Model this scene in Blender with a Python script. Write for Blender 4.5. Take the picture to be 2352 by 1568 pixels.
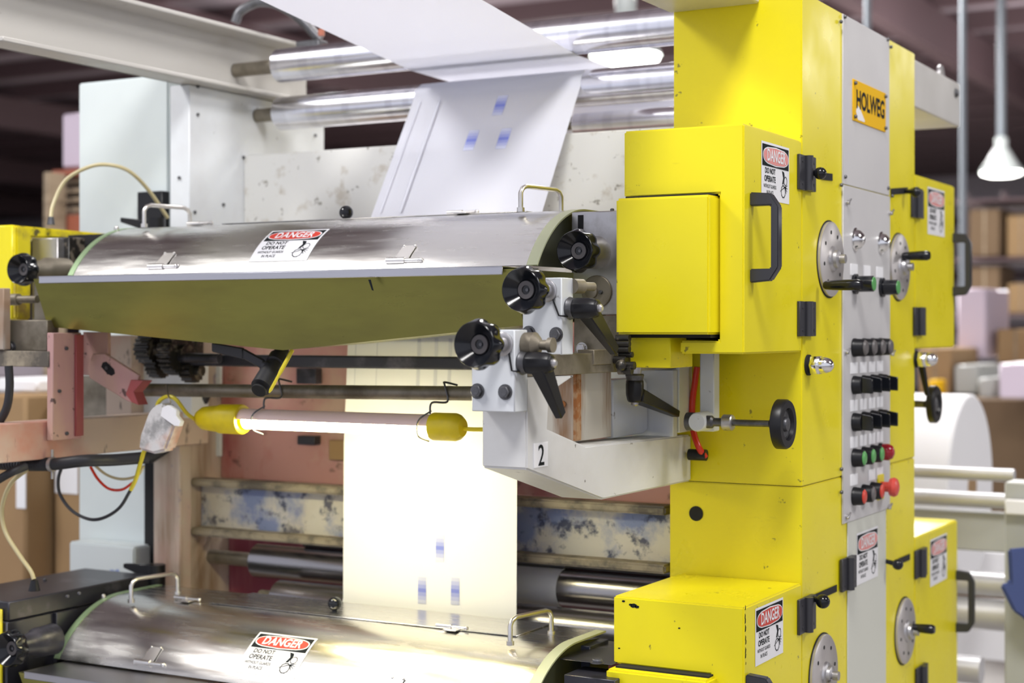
import bpy, bmesh, math, random
from mathutils import Vector, Matrix
random.seed(7)
C = bpy.context.scene.collection
PI = math.pi
for o in list(bpy.data.objects): bpy.data.objects.remove(o)

# ------------------------------------------------------------------ camera
EYE = 1.6                      # eye height; rollers run along X, depth of the press is Y
TH = math.radians(29.4)
CT, ST = math.cos(TH), math.sin(TH)
FPX, U0, V0 = 3650.0, 1176.0, 755.0
cam_d = bpy.data.cameras.new('camera'); cam = bpy.data.objects.new('camera', cam_d); C.objects.link(cam)
cam.location = (0, 0, EYE); cam.rotation_euler = (PI/2, 0, TH)
cam_d.sensor_width = 36; cam_d.lens = FPX/2352*36
cam_d.shift_y = -(784-V0)/2352
cam_d.clip_end = 200; cam_d.clip_start = 0.05
cam_d.dof.use_dof = True; cam_d.dof.focus_distance = 2.78; cam_d.dof.aperture_fstop = 3.0
bpy.context.scene.camera = cam

# ------------------------------------------------------------------ light
sc = bpy.context.scene
sc.view_settings.view_transform = 'Standard'; sc.view_settings.look = 'None'
sc.view_settings.gamma = 1; sc.view_settings.use_curve_mapping = False
sc.view_settings.exposure = 0.24
w = bpy.data.worlds.new('world'); sc.world = w; w.use_nodes = True
bg = w.node_tree.nodes['Background']; bg.inputs[0].default_value = (0.86, 0.88, 1.0, 1); bg.inputs[1].default_value = 0.75
def area(name, loc, target, size, power, col=(1, 0.98, 0.96)):
    l = bpy.data.lights.new(name, 'AREA'); l.shape = 'DISK'; l.size = size; l.energy = power; l.color = col
    o = bpy.data.objects.new(name, l); C.objects.link(o); o.location = loc
    d = Vector(target) - Vector(loc); o.rotation_euler = d.to_track_quat('-Z', 'Y').to_euler(); return o
area('high_bay_and_fill_light', (-0.3, 0.9, 4.6), (-1.5, 2.8, 1.6), 1.0, 95)
area('high_bay_and_fill_light', (-4.2, 0.6, 4.8), (-1.8, 2.9, 1.6), 1.1, 110)
area('high_bay_and_fill_light', (2.8, 3.2, 4.8), (-0.6, 3.2, 1.6), 1.3, 85)
area('high_bay_and_fill_light', (-1.6, 5.6, 4.8), (-1.7, 3.2, 1.8), 0.9, 95)
for x, y in ((-4, 10), (-9, 12), (-5, 17), (11, 12), (-12, 15), (-4, 21), (14, 20), (-14, 24)):
    area('high_bay_and_fill_light', (x, y, 4.6), (x, y, 0), 0.9, 420)
    if y < 15: continue
    pl_ = bpy.data.lights.new('ceiling_fill', 'POINT'); pl_.energy = 170; pl_.shadow_soft_size = .3; po_ = bpy.data.objects.new('ceiling_fill', pl_); C.objects.link(po_); po_.location = (x+1, y+1, 4.0)  # added fill points that brighten the ceiling, not fittings of the hall

area('high_bay_and_fill_light', (4, 18, 4.8), (4, 18, 0), 3.5, 230)  # added wide soft fill, gives the side-facing column faces a pale sheen
# ------------------------------------------------------------------ pixels -> points on real planes
def _r(u): return (u-U0)/FPX
def YatX(u, X):
    r = _r(u); return (r*(-ST*X) - CT*X)/(ST - r*CT)
def XatY(u, Y):
    r = _r(u); return (r*CT*Y - ST*Y)/(CT + r*ST)
def Fd(X, Y): return -ST*X + CT*Y
def Zat(v, X, Y): return EYE + (V0-v)*Fd(X, Y)/FPX
def onX(u, v, X):
    Y = YatX(u, X); return Vector((X, Y, Zat(v, X, Y)))
def onY(u, v, Y):
    X = XatY(u, Y); return Vector((X, Y, Zat(v, X, Y)))
def onZ(u, v, Z):
    F = (Z-EYE)*FPX/(V0-v); R = _r(u)*F
    return Vector((CT*R-ST*F, ST*R+CT*F, Z))
def onF(u, v, F):
    R = _r(u)*F; return Vector((CT*R-ST*F, ST*R+CT*F, EYE+(V0-v)*F/FPX))

# ------------------------------------------------------------------ materials
def mat(name, col, rough=0.5, metal=0.0, emit=None, estr=0, spec=None, coat=0, trans=0, alpha=None):
    m = bpy.data.materials.new(name); m.use_nodes = True
    b = m.node_tree.nodes['Principled BSDF']
    b.inputs['Base Color'].default_value = (*col, 1); b.inputs['Roughness'].default_value = rough
    b.inputs['Metallic'].default_value = metal
    if spec is not None: b.inputs['Specular IOR Level'].default_value = spec
    if coat: b.inputs['Coat Weight'].default_value = coat; b.inputs['Coat Roughness'].default_value = 0.1
    if trans: b.inputs['Transmission Weight'].default_value = trans
    if emit: b.inputs['Emission Color'].default_value = (*emit, 1); b.inputs['Emission Strength'].default_value = estr
    return m
def stain(m, layers, rough_var=0.0, bump=0.0, stretch=None):
    """layers: (colour, noise scale, lo, hi, (sx,sy,sz), strength, detail)"""
    nt = m.node_tree; N = nt.nodes; L = nt.links; b = N['Principled BSDF']
    tc = N.new('ShaderNodeTexCoord')
    geo = tc.outputs['Object']
    prev = None; base = tuple(b.inputs['Base Color'].default_value)
    for i, (col, sca, lo, hi, st, amt, det) in enumerate(layers):
        mp = N.new('ShaderNodeMapping'); mp.inputs['Scale'].default_value = st; mp.inputs['Location'].default_value = (i*3.7, i*1.9, i*5.1)
        L.new(geo, mp.inputs[0])
        nz = N.new('ShaderNodeTexNoise'); nz.inputs['Scale'].default_value = sca; nz.inputs['Detail'].default_value = det
        nz.inputs['Roughness'].default_value = 0.62
        L.new(mp.outputs[0], nz.inputs['Vector'])
        mr = N.new('ShaderNodeMapRange'); mr.inputs[1].default_value = lo; mr.inputs[2].default_value = hi; mr.inputs[4].default_value = amt
        L.new(nz.outputs[0], mr.inputs[0])
        mx = N.new('ShaderNodeMix'); mx.data_type = 'RGBA'
        L.new(mr.outputs[0], mx.inputs[0]); mx.inputs[6].default_value = base; mx.inputs[7].default_value = (*col, 1)
        if prev: L.new(prev, mx.inputs[6])
        prev = mx.outputs[2]
    if prev: L.new(prev, b.inputs['Base Color'])
    if rough_var:
        nz = N.new('ShaderNodeTexNoise'); nz.inputs['Scale'].default_value = 9; nz.inputs['Detail'].default_value = 5
        mp = N.new('ShaderNodeMapping'); mp.inputs['Scale'].default_value = stretch or (1, 1, 1)
        L.new(geo, mp.inputs[0]); L.new(mp.outputs[0], nz.inputs['Vector'])
        mr = N.new('ShaderNodeMapRange'); mr.inputs[1].default_value = .3; mr.inputs[2].default_value = .7
        r0 = b.inputs['Roughness'].default_value
        mr.inputs[3].default_value = max(.03, r0-rough_var); mr.inputs[4].default_value = r0+rough_var
        L.new(nz.outputs[0], mr.inputs[0]); L.new(mr.outputs[0], b.inputs['Roughness'])
        if bump:
            bp = N.new('ShaderNodeBump'); bp.inputs['Strength'].default_value = bump; bp.inputs['Distance'].default_value = .002
            L.new(nz.outputs[0], bp.inputs['Height']); L.new(bp.outputs[0], b.inputs['Normal'])
    return m
U1 = (1, 1, 1)
M = {}
M['yellow'] = stain(mat('yellow_paint', (0.82, 0.71, 0.010), 0.32, spec=.4), [((.72, .60, .02), 3, .45, .75, U1, .5, 4), ((.12, .10, .03), 42, .70, .74, U1, .75, 3), ((.35, .28, .03), 7, .66, .8, (1, 1, 3), .5, 6)], .06)
M['yellow_worn'] = stain(mat('worn_yellow_paint', (0.80, 0.68, 0.01), 0.36), [((.25, .16, .05), 9, .5, .68, U1, .9, 7), ((.05, .04, .03), 26, .62, .68, U1, .9, 4)], .08)
M['grey_panel'] = stain(mat('light_grey_paint', (0.58, 0.57, 0.57), 0.42), [((.5, .48, .5), 3, .4, .8, U1, .5, 3)], .05)
M['grey_green'] = mat('pale_grey_cover', (0.62, 0.63, 0.56), .45)
M['white'] = stain(mat('white_machine_paint', (0.70, 0.73, 0.76), 0.38), [((.55, .54, .55), 5, .45, .75, U1, .5, 5), ((.09, .07, .06), 30, .70, .75, U1, .7, 3)], .08)
M['white_clean'] = stain(mat('pale_cabinet_paint', (0.66, 0.72, 0.72), 0.42), [((.5, .55, .56), 3, .5, .8, U1, .4, 3)])
M['white_arm'] = stain(mat('arm_paint', (0.69, 0.69, 0.68), 0.4), [((.5, .47, .42), 4, .5, .8, U1, .6, 5), ((.08, .07, .06), 34, .69, .73, U1, .8, 3), ((.22, .2, .17), 2.4, .66, .78, U1, .5, 6)], .06)
M['cream'] = stain(mat('speckled_cream_paint', (0.76, 0.76, 0.73), 0.5), [((.45, .39, .30), 17, .57, .68, U1, .6, 6), ((.16, .14, .10), 38, .64, .70, U1, .7, 3)], .05)
M['rusty'] = stain(mat('rust_streaked_paint', (0.62, 0.58, 0.50), 0.55), [((.25, .12, .04), 12, .52, .64, (1, 1, .12), .9, 5), ((.5, .52, .5), 5, .5, .8, U1, .6, 3)], .05)
M['rust'] = stain(mat('rust', (0.33, 0.12, 0.03), .8), [((.5, .35, .2), 40, .45, .6, U1, .7, 4)])
M['pink'] = stain(mat('pink_ink_stained_paint', (0.53, 0.31, 0.29), 0.5), [((.62, .42, .30), 5, .45, .65, (1, 1, .4), .8, 5), ((.42, .05, .06), 7, .62, .74, (1, 1, .5), .9, 5), ((.05, .03, .03), 30, .64, .69, U1, .85, 3)], .08)
M['red_stain'] = stain(mat('red_ink_stained_paint', (0.50, 0.26, 0.24), 0.55), [((.36, .06, .06), 4, .52, .68, (1, 1, .5), .85, 5), ((.58, .44, .34), 4, .52, .7, U1, .8, 4), ((.06, .03, .03), 22, .62, .7, U1, .6, 4)])
M['dark_red'] = stain(mat('crimson_stained_plate', (0.26, 0.05, 0.08), 0.6), [((.42, .16, .17), 6, .5, .7, (2, 1, .3), .8, 4)])
M['blue_stain'] = stain(mat('blue_ink_stained_paint', (0.60, 0.57, 0.50), 0.5), [((.13, .19, .42), 6, .50, .62, U1, .85, 7), ((.03, .04, .09), 22, .53, .62, U1, .9, 7), ((.42, .33, .2), 3, .5, .75, U1, .6, 5)], .06)
M['beige_dirty'] = stain(mat('ink_stained_cream', (0.52, 0.44, 0.37), 0.5), [((.24, .15, .09), 7, .5, .64, (1, 1, .12), .9, 6), ((.08, .10, .25), 12, .62, .70, U1, .8, 5), ((.50, .30, .26), 4, .5, .7, U1, .7, 4)], .06)
M['edge_grime'] = stain(mat('grimy_flange', (0.34, 0.29, 0.21), 0.7), [((.08, .07, .06), 14, .45, .62, U1, .9, 6)])
M['beige'] = stain(mat('beige_stained_paint', (0.55, 0.44, 0.36), 0.55), [((.55, .22, .16), 3, .5, .68, U1, .85, 5), ((.05, .04, .03), 24, .64, .7, (1, 1, .3), .8, 4)])
M['hood'] = stain(mat('brushed_steel_guard', (0.66, 0.65, 0.63), 0.25, 1.0), [((.55, .53, .50), 4, .45, .75, (.15, 1, 1), .4, 2), ((.25, .22, .18), 60, .78, .80, U1, .6, 2)], .05, 0, (1.0, 9, 9))
M['tray'] = stain(mat('reflection_tinted_steel', (0.34, 0.34, 0.10), 0.32, 1.0), [((.22, .21, .08), 4, .4, .7, (.5, 1, 2), .7, 4)], .05, 0, (1.0, 6, 6))  # olive base colour stands in for yellow-green reflected in the steel
M['lip'] = mat('satin_steel_lip', (0.52, 0.52, 0.56), .35, 1)
M['rim'] = mat('pale_green_rim', (0.66, 0.70, 0.46), .4, .2)
M['endcap'] = stain(mat('dark_end_plate', (0.09, 0.10, 0.06), .4, .5), [((.2, .2, .15), 5, .5, .7, U1, .5, 3)])
M['roller'] = stain(mat('polished_roller', (0.80, 0.80, 0.86), 0.24, 1.0), [((.58, .58, .64), 14, .5, .56, (1.5, .03, .03), .45, 1)])
M['dark_roller'] = stain(mat('dark_rubber_roller', (0.10, 0.10, 0.13), .3, .5), [((.2, .18, .18), 8, .5, .7, U1, .5, 3)])
M['steel'] = stain(mat('worn_steel', (0.50, 0.49, 0.50), 0.38, .85), [((.22, .19, .16), 9, .5, .72, U1, .8, 6), ((.08, .07, .06), 40, .68, .72, U1, .8, 3)], .1)
M['steel_dirty'] = stain(mat('grimy_steel', (0.27, 0.24, 0.19), 0.5, .6), [((.12, .10, .07), 10, .45, .65, U1, .85, 6)], .1)
M['chrome'] = mat('bright_chrome', (0.82, 0.82, 0.82), .12, 1)
M['wire'] = mat('stainless_wire', (0.74, 0.72, 0.69), .3, 1)
M['bolt'] = stain(mat('dark_bolt_steel', (0.13, 0.13, 0.14), .42, .7), [((.08, .08, .08), 60, .45, .6, U1, .6, 3)])
M['black'] = mat('glossy_black_plastic', (0.007, 0.008, 0.011), .15, spec=.45)
M['black_matte'] = mat('matte_black', (0.009, 0.009, 0.011), .36, spec=.35)
M['insert'] = mat('grey_insert', (0.10, 0.09, 0.09), .5)
M['hinge'] = mat('charcoal_hinge', (0.035, 0.035, 0.042), .38, .1)
M['dark'] = mat('dark_void', (0.008, 0.008, 0.009), .8)
M['grease'] = stain(mat('black_grease', (0.02, 0.018, 0.015), .35), [((.2, .17, .13), 30, .55, .62, U1, .8, 5)])
M['ink_dark'] = stain(mat('ink_blackened_steel', (0.035, 0.035, 0.045), .35, .3), [((.15, .14, .17), 8, .55, .7, U1, .7, 6)])
M['ink_blue'] = stain(mat('blue_inked_steel', (0.02, 0.025, 0.09), .3, .2), [((.08, .09, .12), 9, .5, .7, U1, .7, 5)])
M['green_rim'] = mat('green_reflection_rim', (0.30, 0.42, 0.24), .35, .5)  # green reflection put into the rim's base colour
M['paper'] = mat('white_paper', (0.88, 0.89, 0.96), .6, spec=.2)
for nm_ in ('paper',):
    nt_ = M[nm_].node_tree; tr_ = nt_.nodes.new('ShaderNodeBsdfTranslucent'); tr_.inputs[0].default_value = (.97, .97, 1, 1)
    mx_ = nt_.nodes.new('ShaderNodeMixShader'); mx_.inputs[0].default_value = .45
    nt_.links.new(nt_.nodes['Principled BSDF'].outputs[0], mx_.inputs[1]); nt_.links.new(tr_.outputs[0], mx_.inputs[2]); nt_.links.new(mx_.outputs[0], nt_.nodes['Material Output'].inputs[0])
M['paper_lit'] = mat('lamp_lit_paper', (0.90, 0.90, 0.93), .6, spec=.2)  # opaque, brighter copy of the paper for the lamp-lit web
M['paper_roll'] = mat('roll_paper', (0.9, 0.9, 0.92), .6)
M['stk_white'] = mat('sticker_white', (0.82, 0.82, 0.84), .4)
M['stk_black'] = mat('sticker_black', (0.010, 0.013, 0.015), .6, spec=.12)
M['stk_red'] = mat('sticker_red', (0.62, 0.05, 0.03), .4)
M['stk_red_faded'] = mat('sticker_faded_red', (0.75, 0.27, 0.25), .45)
M['grey_ink'] = mat('faded_ink', (0.25, 0.25, 0.27), .5)
M['plate_yel'] = mat('amber_plate', (0.82, 0.47, 0.008), .6, spec=.15)
M['btn_green'] = mat('green_cap', (0.10, 0.36, 0.10), .35)
M['btn_red'] = mat('red_cap', (0.60, 0.05, 0.03), .35)
M['btn_redlens'] = mat('dark_red_lens', (0.30, 0.01, 0.02), .15)
M['btn_grey'] = mat('grey_cap', (0.12, 0.11, 0.11), .4)
M['mushroom'] = mat('red_mushroom', (0.62, 0.07, 0.05), .3)
M['lab_white'] = mat('label_white', (0.88, 0.88, 0.9), .5)
M['cord_yel'] = mat('yellow_cord', (0.62, 0.52, 0.02), .4)
M['lamp_yel'] = stain(mat('yellow_rubber', (0.80, 0.62, 0.005), .4), [((.5, .38, .02), 12, .5, .75, U1, .6, 3)])
M['lamp_pink'] = mat('pink_reflector', (0.86, 0.64, 0.58), .35)
M['tube'] = mat('lit_tube', (1, 1, 1), .3, emit=(1, .91, .52), estr=44)
M['hose_clear'] = mat('cream_hose', (0.52, 0.45, 0.25), .3)
M['red_hose'] = mat('red_hose', (0.62, 0.03, 0.01), .25)
M['rubber'] = mat('black_rubber', (0.02, 0.02, 0.025), .5)
M['adapter'] = stain(mat('smudged_white_plug', (0.68, 0.67, 0.66), .5), [((.25, .25, .25), 18, .48, .62, U1, .8, 5), ((.62, .32, .22), 8, .56, .68, U1, .8, 3)])
M['carton'] = stain(mat('cardboard', (0.36, 0.23, 0.11), .8), [((.30, .18, .09), 3, .4, .7, U1, .7, 3)])
M['carton2'] = mat('dark_cardboard', (0.15, 0.095, 0.05), .8)
M['wood'] = stain(mat('pallet_wood', (0.36, 0.28, 0.19), .8), [((.2, .15, .1), 6, .45, .65, (1, 1, 6), .8, 4)])
M['orange'] = mat('orange_rack', (0.38, 0.12, 0.07), .5)
M['lilac'] = mat('shrink_wrapped_paper', (0.66, 0.56, 0.66), .3)
M['beam'] = stain(mat('beam_paint', (0.50, 0.485, 0.46), .4), [((.48, .46, .43), 4, .4, .75, (1, .4, 2), .7, 5), ((.12, .10, .09), 26, .69, .74, U1, .6, 4)], .08)
M['maroon'] = mat('maroon_purlin', (0.10, 0.06, 0.065), .6)
M['roof'] = mat('roof_sheet', (0.36, 0.30, 0.33), .6)
M['wallm'] = mat('wall_sheet', (0.40, 0.35, 0.38), .7)
M['floor'] = stain(mat('concrete_floor', (0.36, 0.34, 0.33), .45), [((.28, .27, .26), 1.5, .4, .7, U1, .8, 6)])
M['shade'] = mat('lamp_shade_enamel', (0.70, 0.76, 0.74), .3)
M['lamp_on'] = mat('lit_lamp', (1, 1, 1), .4, emit=(1, .98, .92), estr=8)
M['pipe'] = mat('galvanised_pipe', (0.26, 0.29, 0.32), .5, .4)
M['denim'] = mat('blue_cloth', (0.06, 0.085, 0.22), .9)
M['machine_grey'] = mat('grey_machine_paint', (0.45, 0.46, 0.44), .45)

# ------------------------------------------------------------------ geometry builder
def basis(a):
    a = Vector(a).normalized(); t = Vector((0, 0, 1)) if abs(a.z) < .9 else Vector((0, 1, 0))
    u = a.cross(t).normalized(); v = a.cross(u).normalized(); return a, u, v
class G:
    def __init__(s): s.bm = bmesh.new(); s.mi = 0
    def add(s, verts, faces, b=0, seg=1):
        t = bmesh.new(); vs = [t.verts.new(v) for v in verts]
        for f in faces:
            try: t.faces.new([vs[i] for i in f])
            except ValueError: pass
        bmesh.ops.recalc_face_normals(t, faces=t.faces)
        if b:
            ed = [e for e in t.edges if len(e.link_faces) == 2 and e.calc_face_angle(0) > .5]
            bmesh.ops.bevel(t, geom=ed, offset=b, segments=seg, affect='EDGES', clamp_overlap=True)
        for f in t.faces: f.material_index = s.mi
        me = bpy.data.meshes.new('t'); t.to_mesh(me); t.free(); s.bm.from_mesh(me); bpy.data.meshes.remove(me); return s
    def box(s, x0, x1, y0, y1, z0, z1, b=0.0015, seg=1):
        v = [(x, y, z) for x in (x0, x1) for y in (y0, y1) for z in (z0, z1)]
        return s.add(v, [(0, 1, 3, 2), (4, 6, 7, 5), (0, 4, 5, 1), (2, 3, 7, 6), (0, 2, 6, 4), (1, 5, 7, 3)], b, seg)
    def prism(s, pts, ext, b=0.001, seg=1):
        n = len(pts); pts = [Vector(p) for p in pts]; e = Vector(ext)
        v = pts + [p+e for p in pts]
        return s.add(v, [tuple(range(n)), tuple(range(2*n-1, n-1, -1))] + [(i, (i+1) % n, n+(i+1) % n, n+i) for i in range(n)], b, seg)
    def hexa(s, a, c, b=0.001):
        return s.add(list(a)+list(c), [(0, 1, 2, 3), (7, 6, 5, 4)] + [(i, (i+1) % 4, 4+(i+1) % 4, 4+i) for i in range(4)], b)
    def lathe(s, p, axis, prof, n=28, cap0=True, cap1=True, b=0, lob=None, ph=0):
        a, u, v = basis(axis); p = Vector(p); V = []; F = []
        for k, q in enumerate(prof):
            d, r = q[0], q[1]; lb = q[2] if len(q) > 2 else 0
            for i in range(n):
                th = 2*PI*i/n + ph; rr = r*(1-lb*(.5-.5*math.cos((lob or 0)*th))**1.5) if lob else r
                V.append(p + a*d + (u*math.cos(th)+v*math.sin(th))*rr)
        for k in range(len(prof)-1):
            for i in range(n): j = (i+1) % n; F.append((k*n+i, k*n+j, (k+1)*n+j, (k+1)*n+i))
        if cap0: F.append(tuple(range(n)))
        if cap1: F.append(tuple(range(len(prof)*n-n, len(prof)*n)))
        return s.add(V, F, b)
    def cyl(s, p0, p1, r, r1=None, n=24, b=0, ph=0):
        p0 = Vector(p0); p1 = Vector(p1); d = (p1-p0).length
        return s.lathe(p0, p1-p0, [(0, r), (d, r if r1 is None else r1)], n, True, True, b, ph=ph)
    def sphere(s, p, r, axis=(0, 0, 1), n=20, m=10, sq=1):
        return s.lathe(Vector(p), axis, [(-r*sq*math.cos(PI*(k+.02)/(m+.04)), max(r*math.sin(PI*(k+.02)/(m+.04)), 1e-4)) for k in range(m+1)], n)
    def tube(s, pts, r, n=10, sub=6, smooth=True):
        P = [Vector(p) for p in pts]
        if smooth and len(P) > 2:
            Q = []; E = [P[0]*2-P[1]] + P + [P[-1]*2-P[-2]]
            for i in range(1, len(E)-2):
                for k in range(sub):
                    t = k/sub; a, b_, c, d = E[i-1], E[i], E[i+1], E[i+2]
                    Q.append(.5*((2*b_)+(c-a)*t+(2*a-5*b_+4*c-d)*t*t+(3*b_-a-3*c+d)*t**3))
            P = Q + [P[-1]]
        V = []; F = []; t0 = (P[1]-P[0]).normalized(); _, u, _v = basis(t0)
        for i, p in enumerate(P):
            t = ((P[min(i+1, len(P)-1)]-P[max(i-1, 0)])).normalized()
            u = (u - t*u.dot(t)).normalized(); v = t.cross(u)
            rr = r[i*(len(r)-1)//(len(P)-1)] if isinstance(r, (list, tuple)) else r
            for k in range(n): th = 2*PI*k/n; V.append(p+(u*math.cos(th)+v*math.sin(th))*rr)
        for i in range(len(P)-1):
            for k in range(n): j = (k+1) % n; F.append((i*n+k, i*n+j, (i+1)*n+j, (i+1)*n+k))
        F.append(tuple(range(n))); F.append(tuple(range(len(P)*n-n, len(P)*n)))
        return s.add(V, F)
    def mesh(s, name, mats, off=(0, 0, 0), angle=38):
        me = bpy.data.meshes.new(name)
        bmesh.ops.translate(s.bm, verts=s.bm.verts, vec=-Vector(off)); s.bm.to_mesh(me); s.bm.free()
        for m in (mats if isinstance(mats, (list, tuple)) else [mats]): me.materials.append(M[m] if isinstance(m, str) else m)
        for p in me.polygons: p.use_smooth = True
        me.set_sharp_from_angle(angle=math.radians(angle)); return me
ROOT = {}
def tag(o, label=None, cat=None, group=None, kind=None):
    if label: o['label'] = label
    if cat: o['category'] = cat
    if group: o['group'] = group
    if kind: o['kind'] = kind
    return o
def thing(name, label, cat, loc, group=None):
    o = bpy.data.objects.new(name, None); C.objects.link(o); o.location = loc; o.empty_display_size = .05
    ROOT[o] = Vector(loc); return tag(o, label, cat, group)
def part(name, g, mats, parent, label=None, angle=38):
    off = ROOT[parent]; me = g.mesh(name, mats, off, angle)
    o = bpy.data.objects.new(name, me); C.objects.link(o); o.parent = parent; ROOT[o] = off
    if label: o['label'] = label
    return o
def solo(name, g, mats, label, cat, group=None, loc=None, angle=38):
    g.bm.verts.ensure_lookup_table(); n = len(g.bm.verts); c = Vector((0, 0, 0))
    for v in g.bm.verts: c += v.co
    c /= n
    if loc: c = Vector(loc)
    me = g.mesh(name, mats, c, angle); o = bpy.data.objects.new(name, me); C.objects.link(o); o.location = c; ROOT[o] = c
    return tag(o, label, cat, group)
def struct(name, g, mats):
    me = g.mesh(name, mats); o = bpy.data.objects.new(name, me); C.objects.link(o); o['kind'] = 'structure'; ROOT[o] = Vector((0, 0, 0)); return o
def place(name, me, parent, mtx, label=None):
    """a part that shares mesh data, mtx in world space"""
    o = bpy.data.objects.new(name, me); C.objects.link(o); o.parent = parent; ROOT[o] = ROOT[parent]
    o.matrix_local = Matrix.Translation(-ROOT[parent]) @ mtx
    if label: o['label'] = label
    return o
def copy_tree(o, delta, label, parent=None, top=True):
    c = o.copy(); C.objects.link(c); c.parent = parent
    if top:
        c.location = o.location + Vector(delta); c['label'] = label
    ROOT[c] = (ROOT[o] + Vector(delta)) if o in ROOT else Vector(delta)
    for ch in list(o.children): copy_tree(ch, delta, None, c, False)
    return c
def frame(p, xa, ya):
    """matrix with local x -> xa, y -> ya, z -> xa cross ya"""
    xa = Vector(xa).normalized(); ya = Vector(ya).normalized(); za = xa.cross(ya)
    m = Matrix((xa, ya, za)).transposed().to_4x4(); m.translation = Vector(p); return m
X_, Y_, Z_ = Vector((1, 0, 0)), Vector((0, 1, 0)), Vector((0, 0, 1))

# ------------------------------------------------------------------ text
def text_tris(s, size, sx=1.0, bold=0.0, align='CENTER', slant=0):
    cu = bpy.data.curves.new('t', 'FONT'); cu.body = s; cu.size = size; cu.align_x = align; cu.align_y = 'CENTER'
    cu.offset = bold; cu.resolution_u = 3; cu.shear = slant
    ob = bpy.data.objects.new('t', cu); C.objects.link(ob); bpy.context.view_layer.update()
    dg = bpy.context.evaluated_depsgraph_get(); me = bpy.data.meshes.new_from_object(ob.evaluated_get(dg))
    vs = [Vector((v.co.x*sx, v.co.y, 0)) for v in me.vertices]; fs = [tuple(p.vertices) for p in me.polygons]
    bpy.data.objects.remove(ob); bpy.data.curves.remove(cu); bpy.data.meshes.remove(me); return vs, fs
def put_text(g, s, cx, cy, z, size, sx=1.0, bold=0.0, slant=0):
    vs, fs = text_tris(s, size, sx, bold, slant=slant)
    g.add([(v.x+cx, v.y+cy, z) for v in vs], fs)
STK_W, STK_H = .132, .094
def sticker_geo(faded=False):
    """flat printed danger sticker, local x right, y up, origin centre. z is layer height"""
    g = G(); W, H = STK_W/2, STK_H/2
    def rows(x0, x1, y0, y1, z, k=8):
        for i in range(k):
            a = y0+(y1-y0)*i/k; b = y0+(y1-y0)*(i+1)/k
            g.add([(x0, a, z), (x1, a, z), (x1, b, z), (x0, b, z)], [(0, 1, 2, 3)])
    def oval(cx, cy, rx, ry, z, k=14, p=2.6):
        for i in range(k):
            a = -ry+2*ry*i/k; b = -ry+2*ry*(i+1)/k
            xa = rx*max(0, 1-abs(a/ry)**p)**(1/p); xb = rx*max(0, 1-abs(b/ry)**p)**(1/p)
            q = [(cx-xa, cy+a, z), (cx+xa, cy+a, z), (cx+xb, cy+b, z), (cx-xb, cy+b, z)]
            if xa < 1e-6: q = q[1:]
            elif xb < 1e-6: q = q[:3]
            g.add(q, [tuple(range(len(q)))])
    g.mi = 0; rows(-W, W, -H, H, 0, 16)
    hy0, hy1 = H-.039, H-.004; cy = (hy0+hy1)/2
    g.mi = 1; rows(-W+.004, W-.004, hy0, hy1, .0004)
    g.mi = 0; oval(0, cy, W-.006, .0158, .0008)
    g.mi = 2; oval(0, cy, W-.0085, .0138, .0012)
    g.mi = 0; put_text(g, 'DANGER', 0, cy, .0016, .027, .80, .0006)
    g.mi = 1
    put_text(g, 'DO NOT', -.026, .0005, .0005, .0125, .95, .0003); put_text(g, 'OPERATE', -.027, -.0125, .0005, .0135, .92, .0003)
    put_text(g, 'WITHOUT GUARDS', -.027, -.0245, .0005, .0082, .80, .0001); put_text(g, 'IN PLACE', -.027, -.0345, .0005, .0088, .85, .0001)
    g.mi = 3; put_text(g, 'READ AND FOLLOW', .032, -.0425, .0005, .003, 1, 0) if False else None
    g.mi = 1
    def ring(cx, cy, r, w, teeth):
        n = 30; V = []; F = []
        for i in range(n):
            th = 2*PI*i/n; ro = r*(1+(.07 if i % 3 == 0 else 0)); V += [(cx+ro*math.cos(th), cy+ro*math.sin(th), .0005), (cx+(r-w)*math.cos(th), cy+(r-w)*math.sin(th), .0005)]
        for i in range(n): j = (i+1) % n; F.append((2*i, 2*j, 2*j+1, 2*i+1))
        g.add(V, F)
    ring(.036, -.028, .0105, .0015, 0); ring(.047, -.010, .0075, .0012, 0)
    g.add([(x, y, .0005) for x, y in ((.030, .006), (.040, .004), (.042, -.002), (.037, -.016), (.031, -.016), (.036, -.005))], [(0, 1, 2, 5), (2, 3, 4, 5)])
    for a in (-60, -35, -10, 15, 200): 
        c = Vector((.044, -.020, .0005)); d = Vector((math.cos(math.radians(a)), math.sin(math.radians(a)), 0)); e = Vector((-d.y, d.x, 0))*.0009; l = .013 if a < 90 else .024
        g.add([c-e, c+d*l-e*.5, c+d*l+e*.5, c+e], [(0, 1, 2, 3)])
    return g
def sticker_mesh(red='stk_red', blk='stk_black', bend=None):
    g = sticker_geo()
    if bend:
        for v in g.bm.verts: v.co = bend(v.co)
    return g.mesh('danger_sticker', ['stk_white', blk, red, 'grey_ink'])
STK = sticker_mesh(); STK_F = sticker_mesh('stk_red_faded', 'stk_black')

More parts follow.
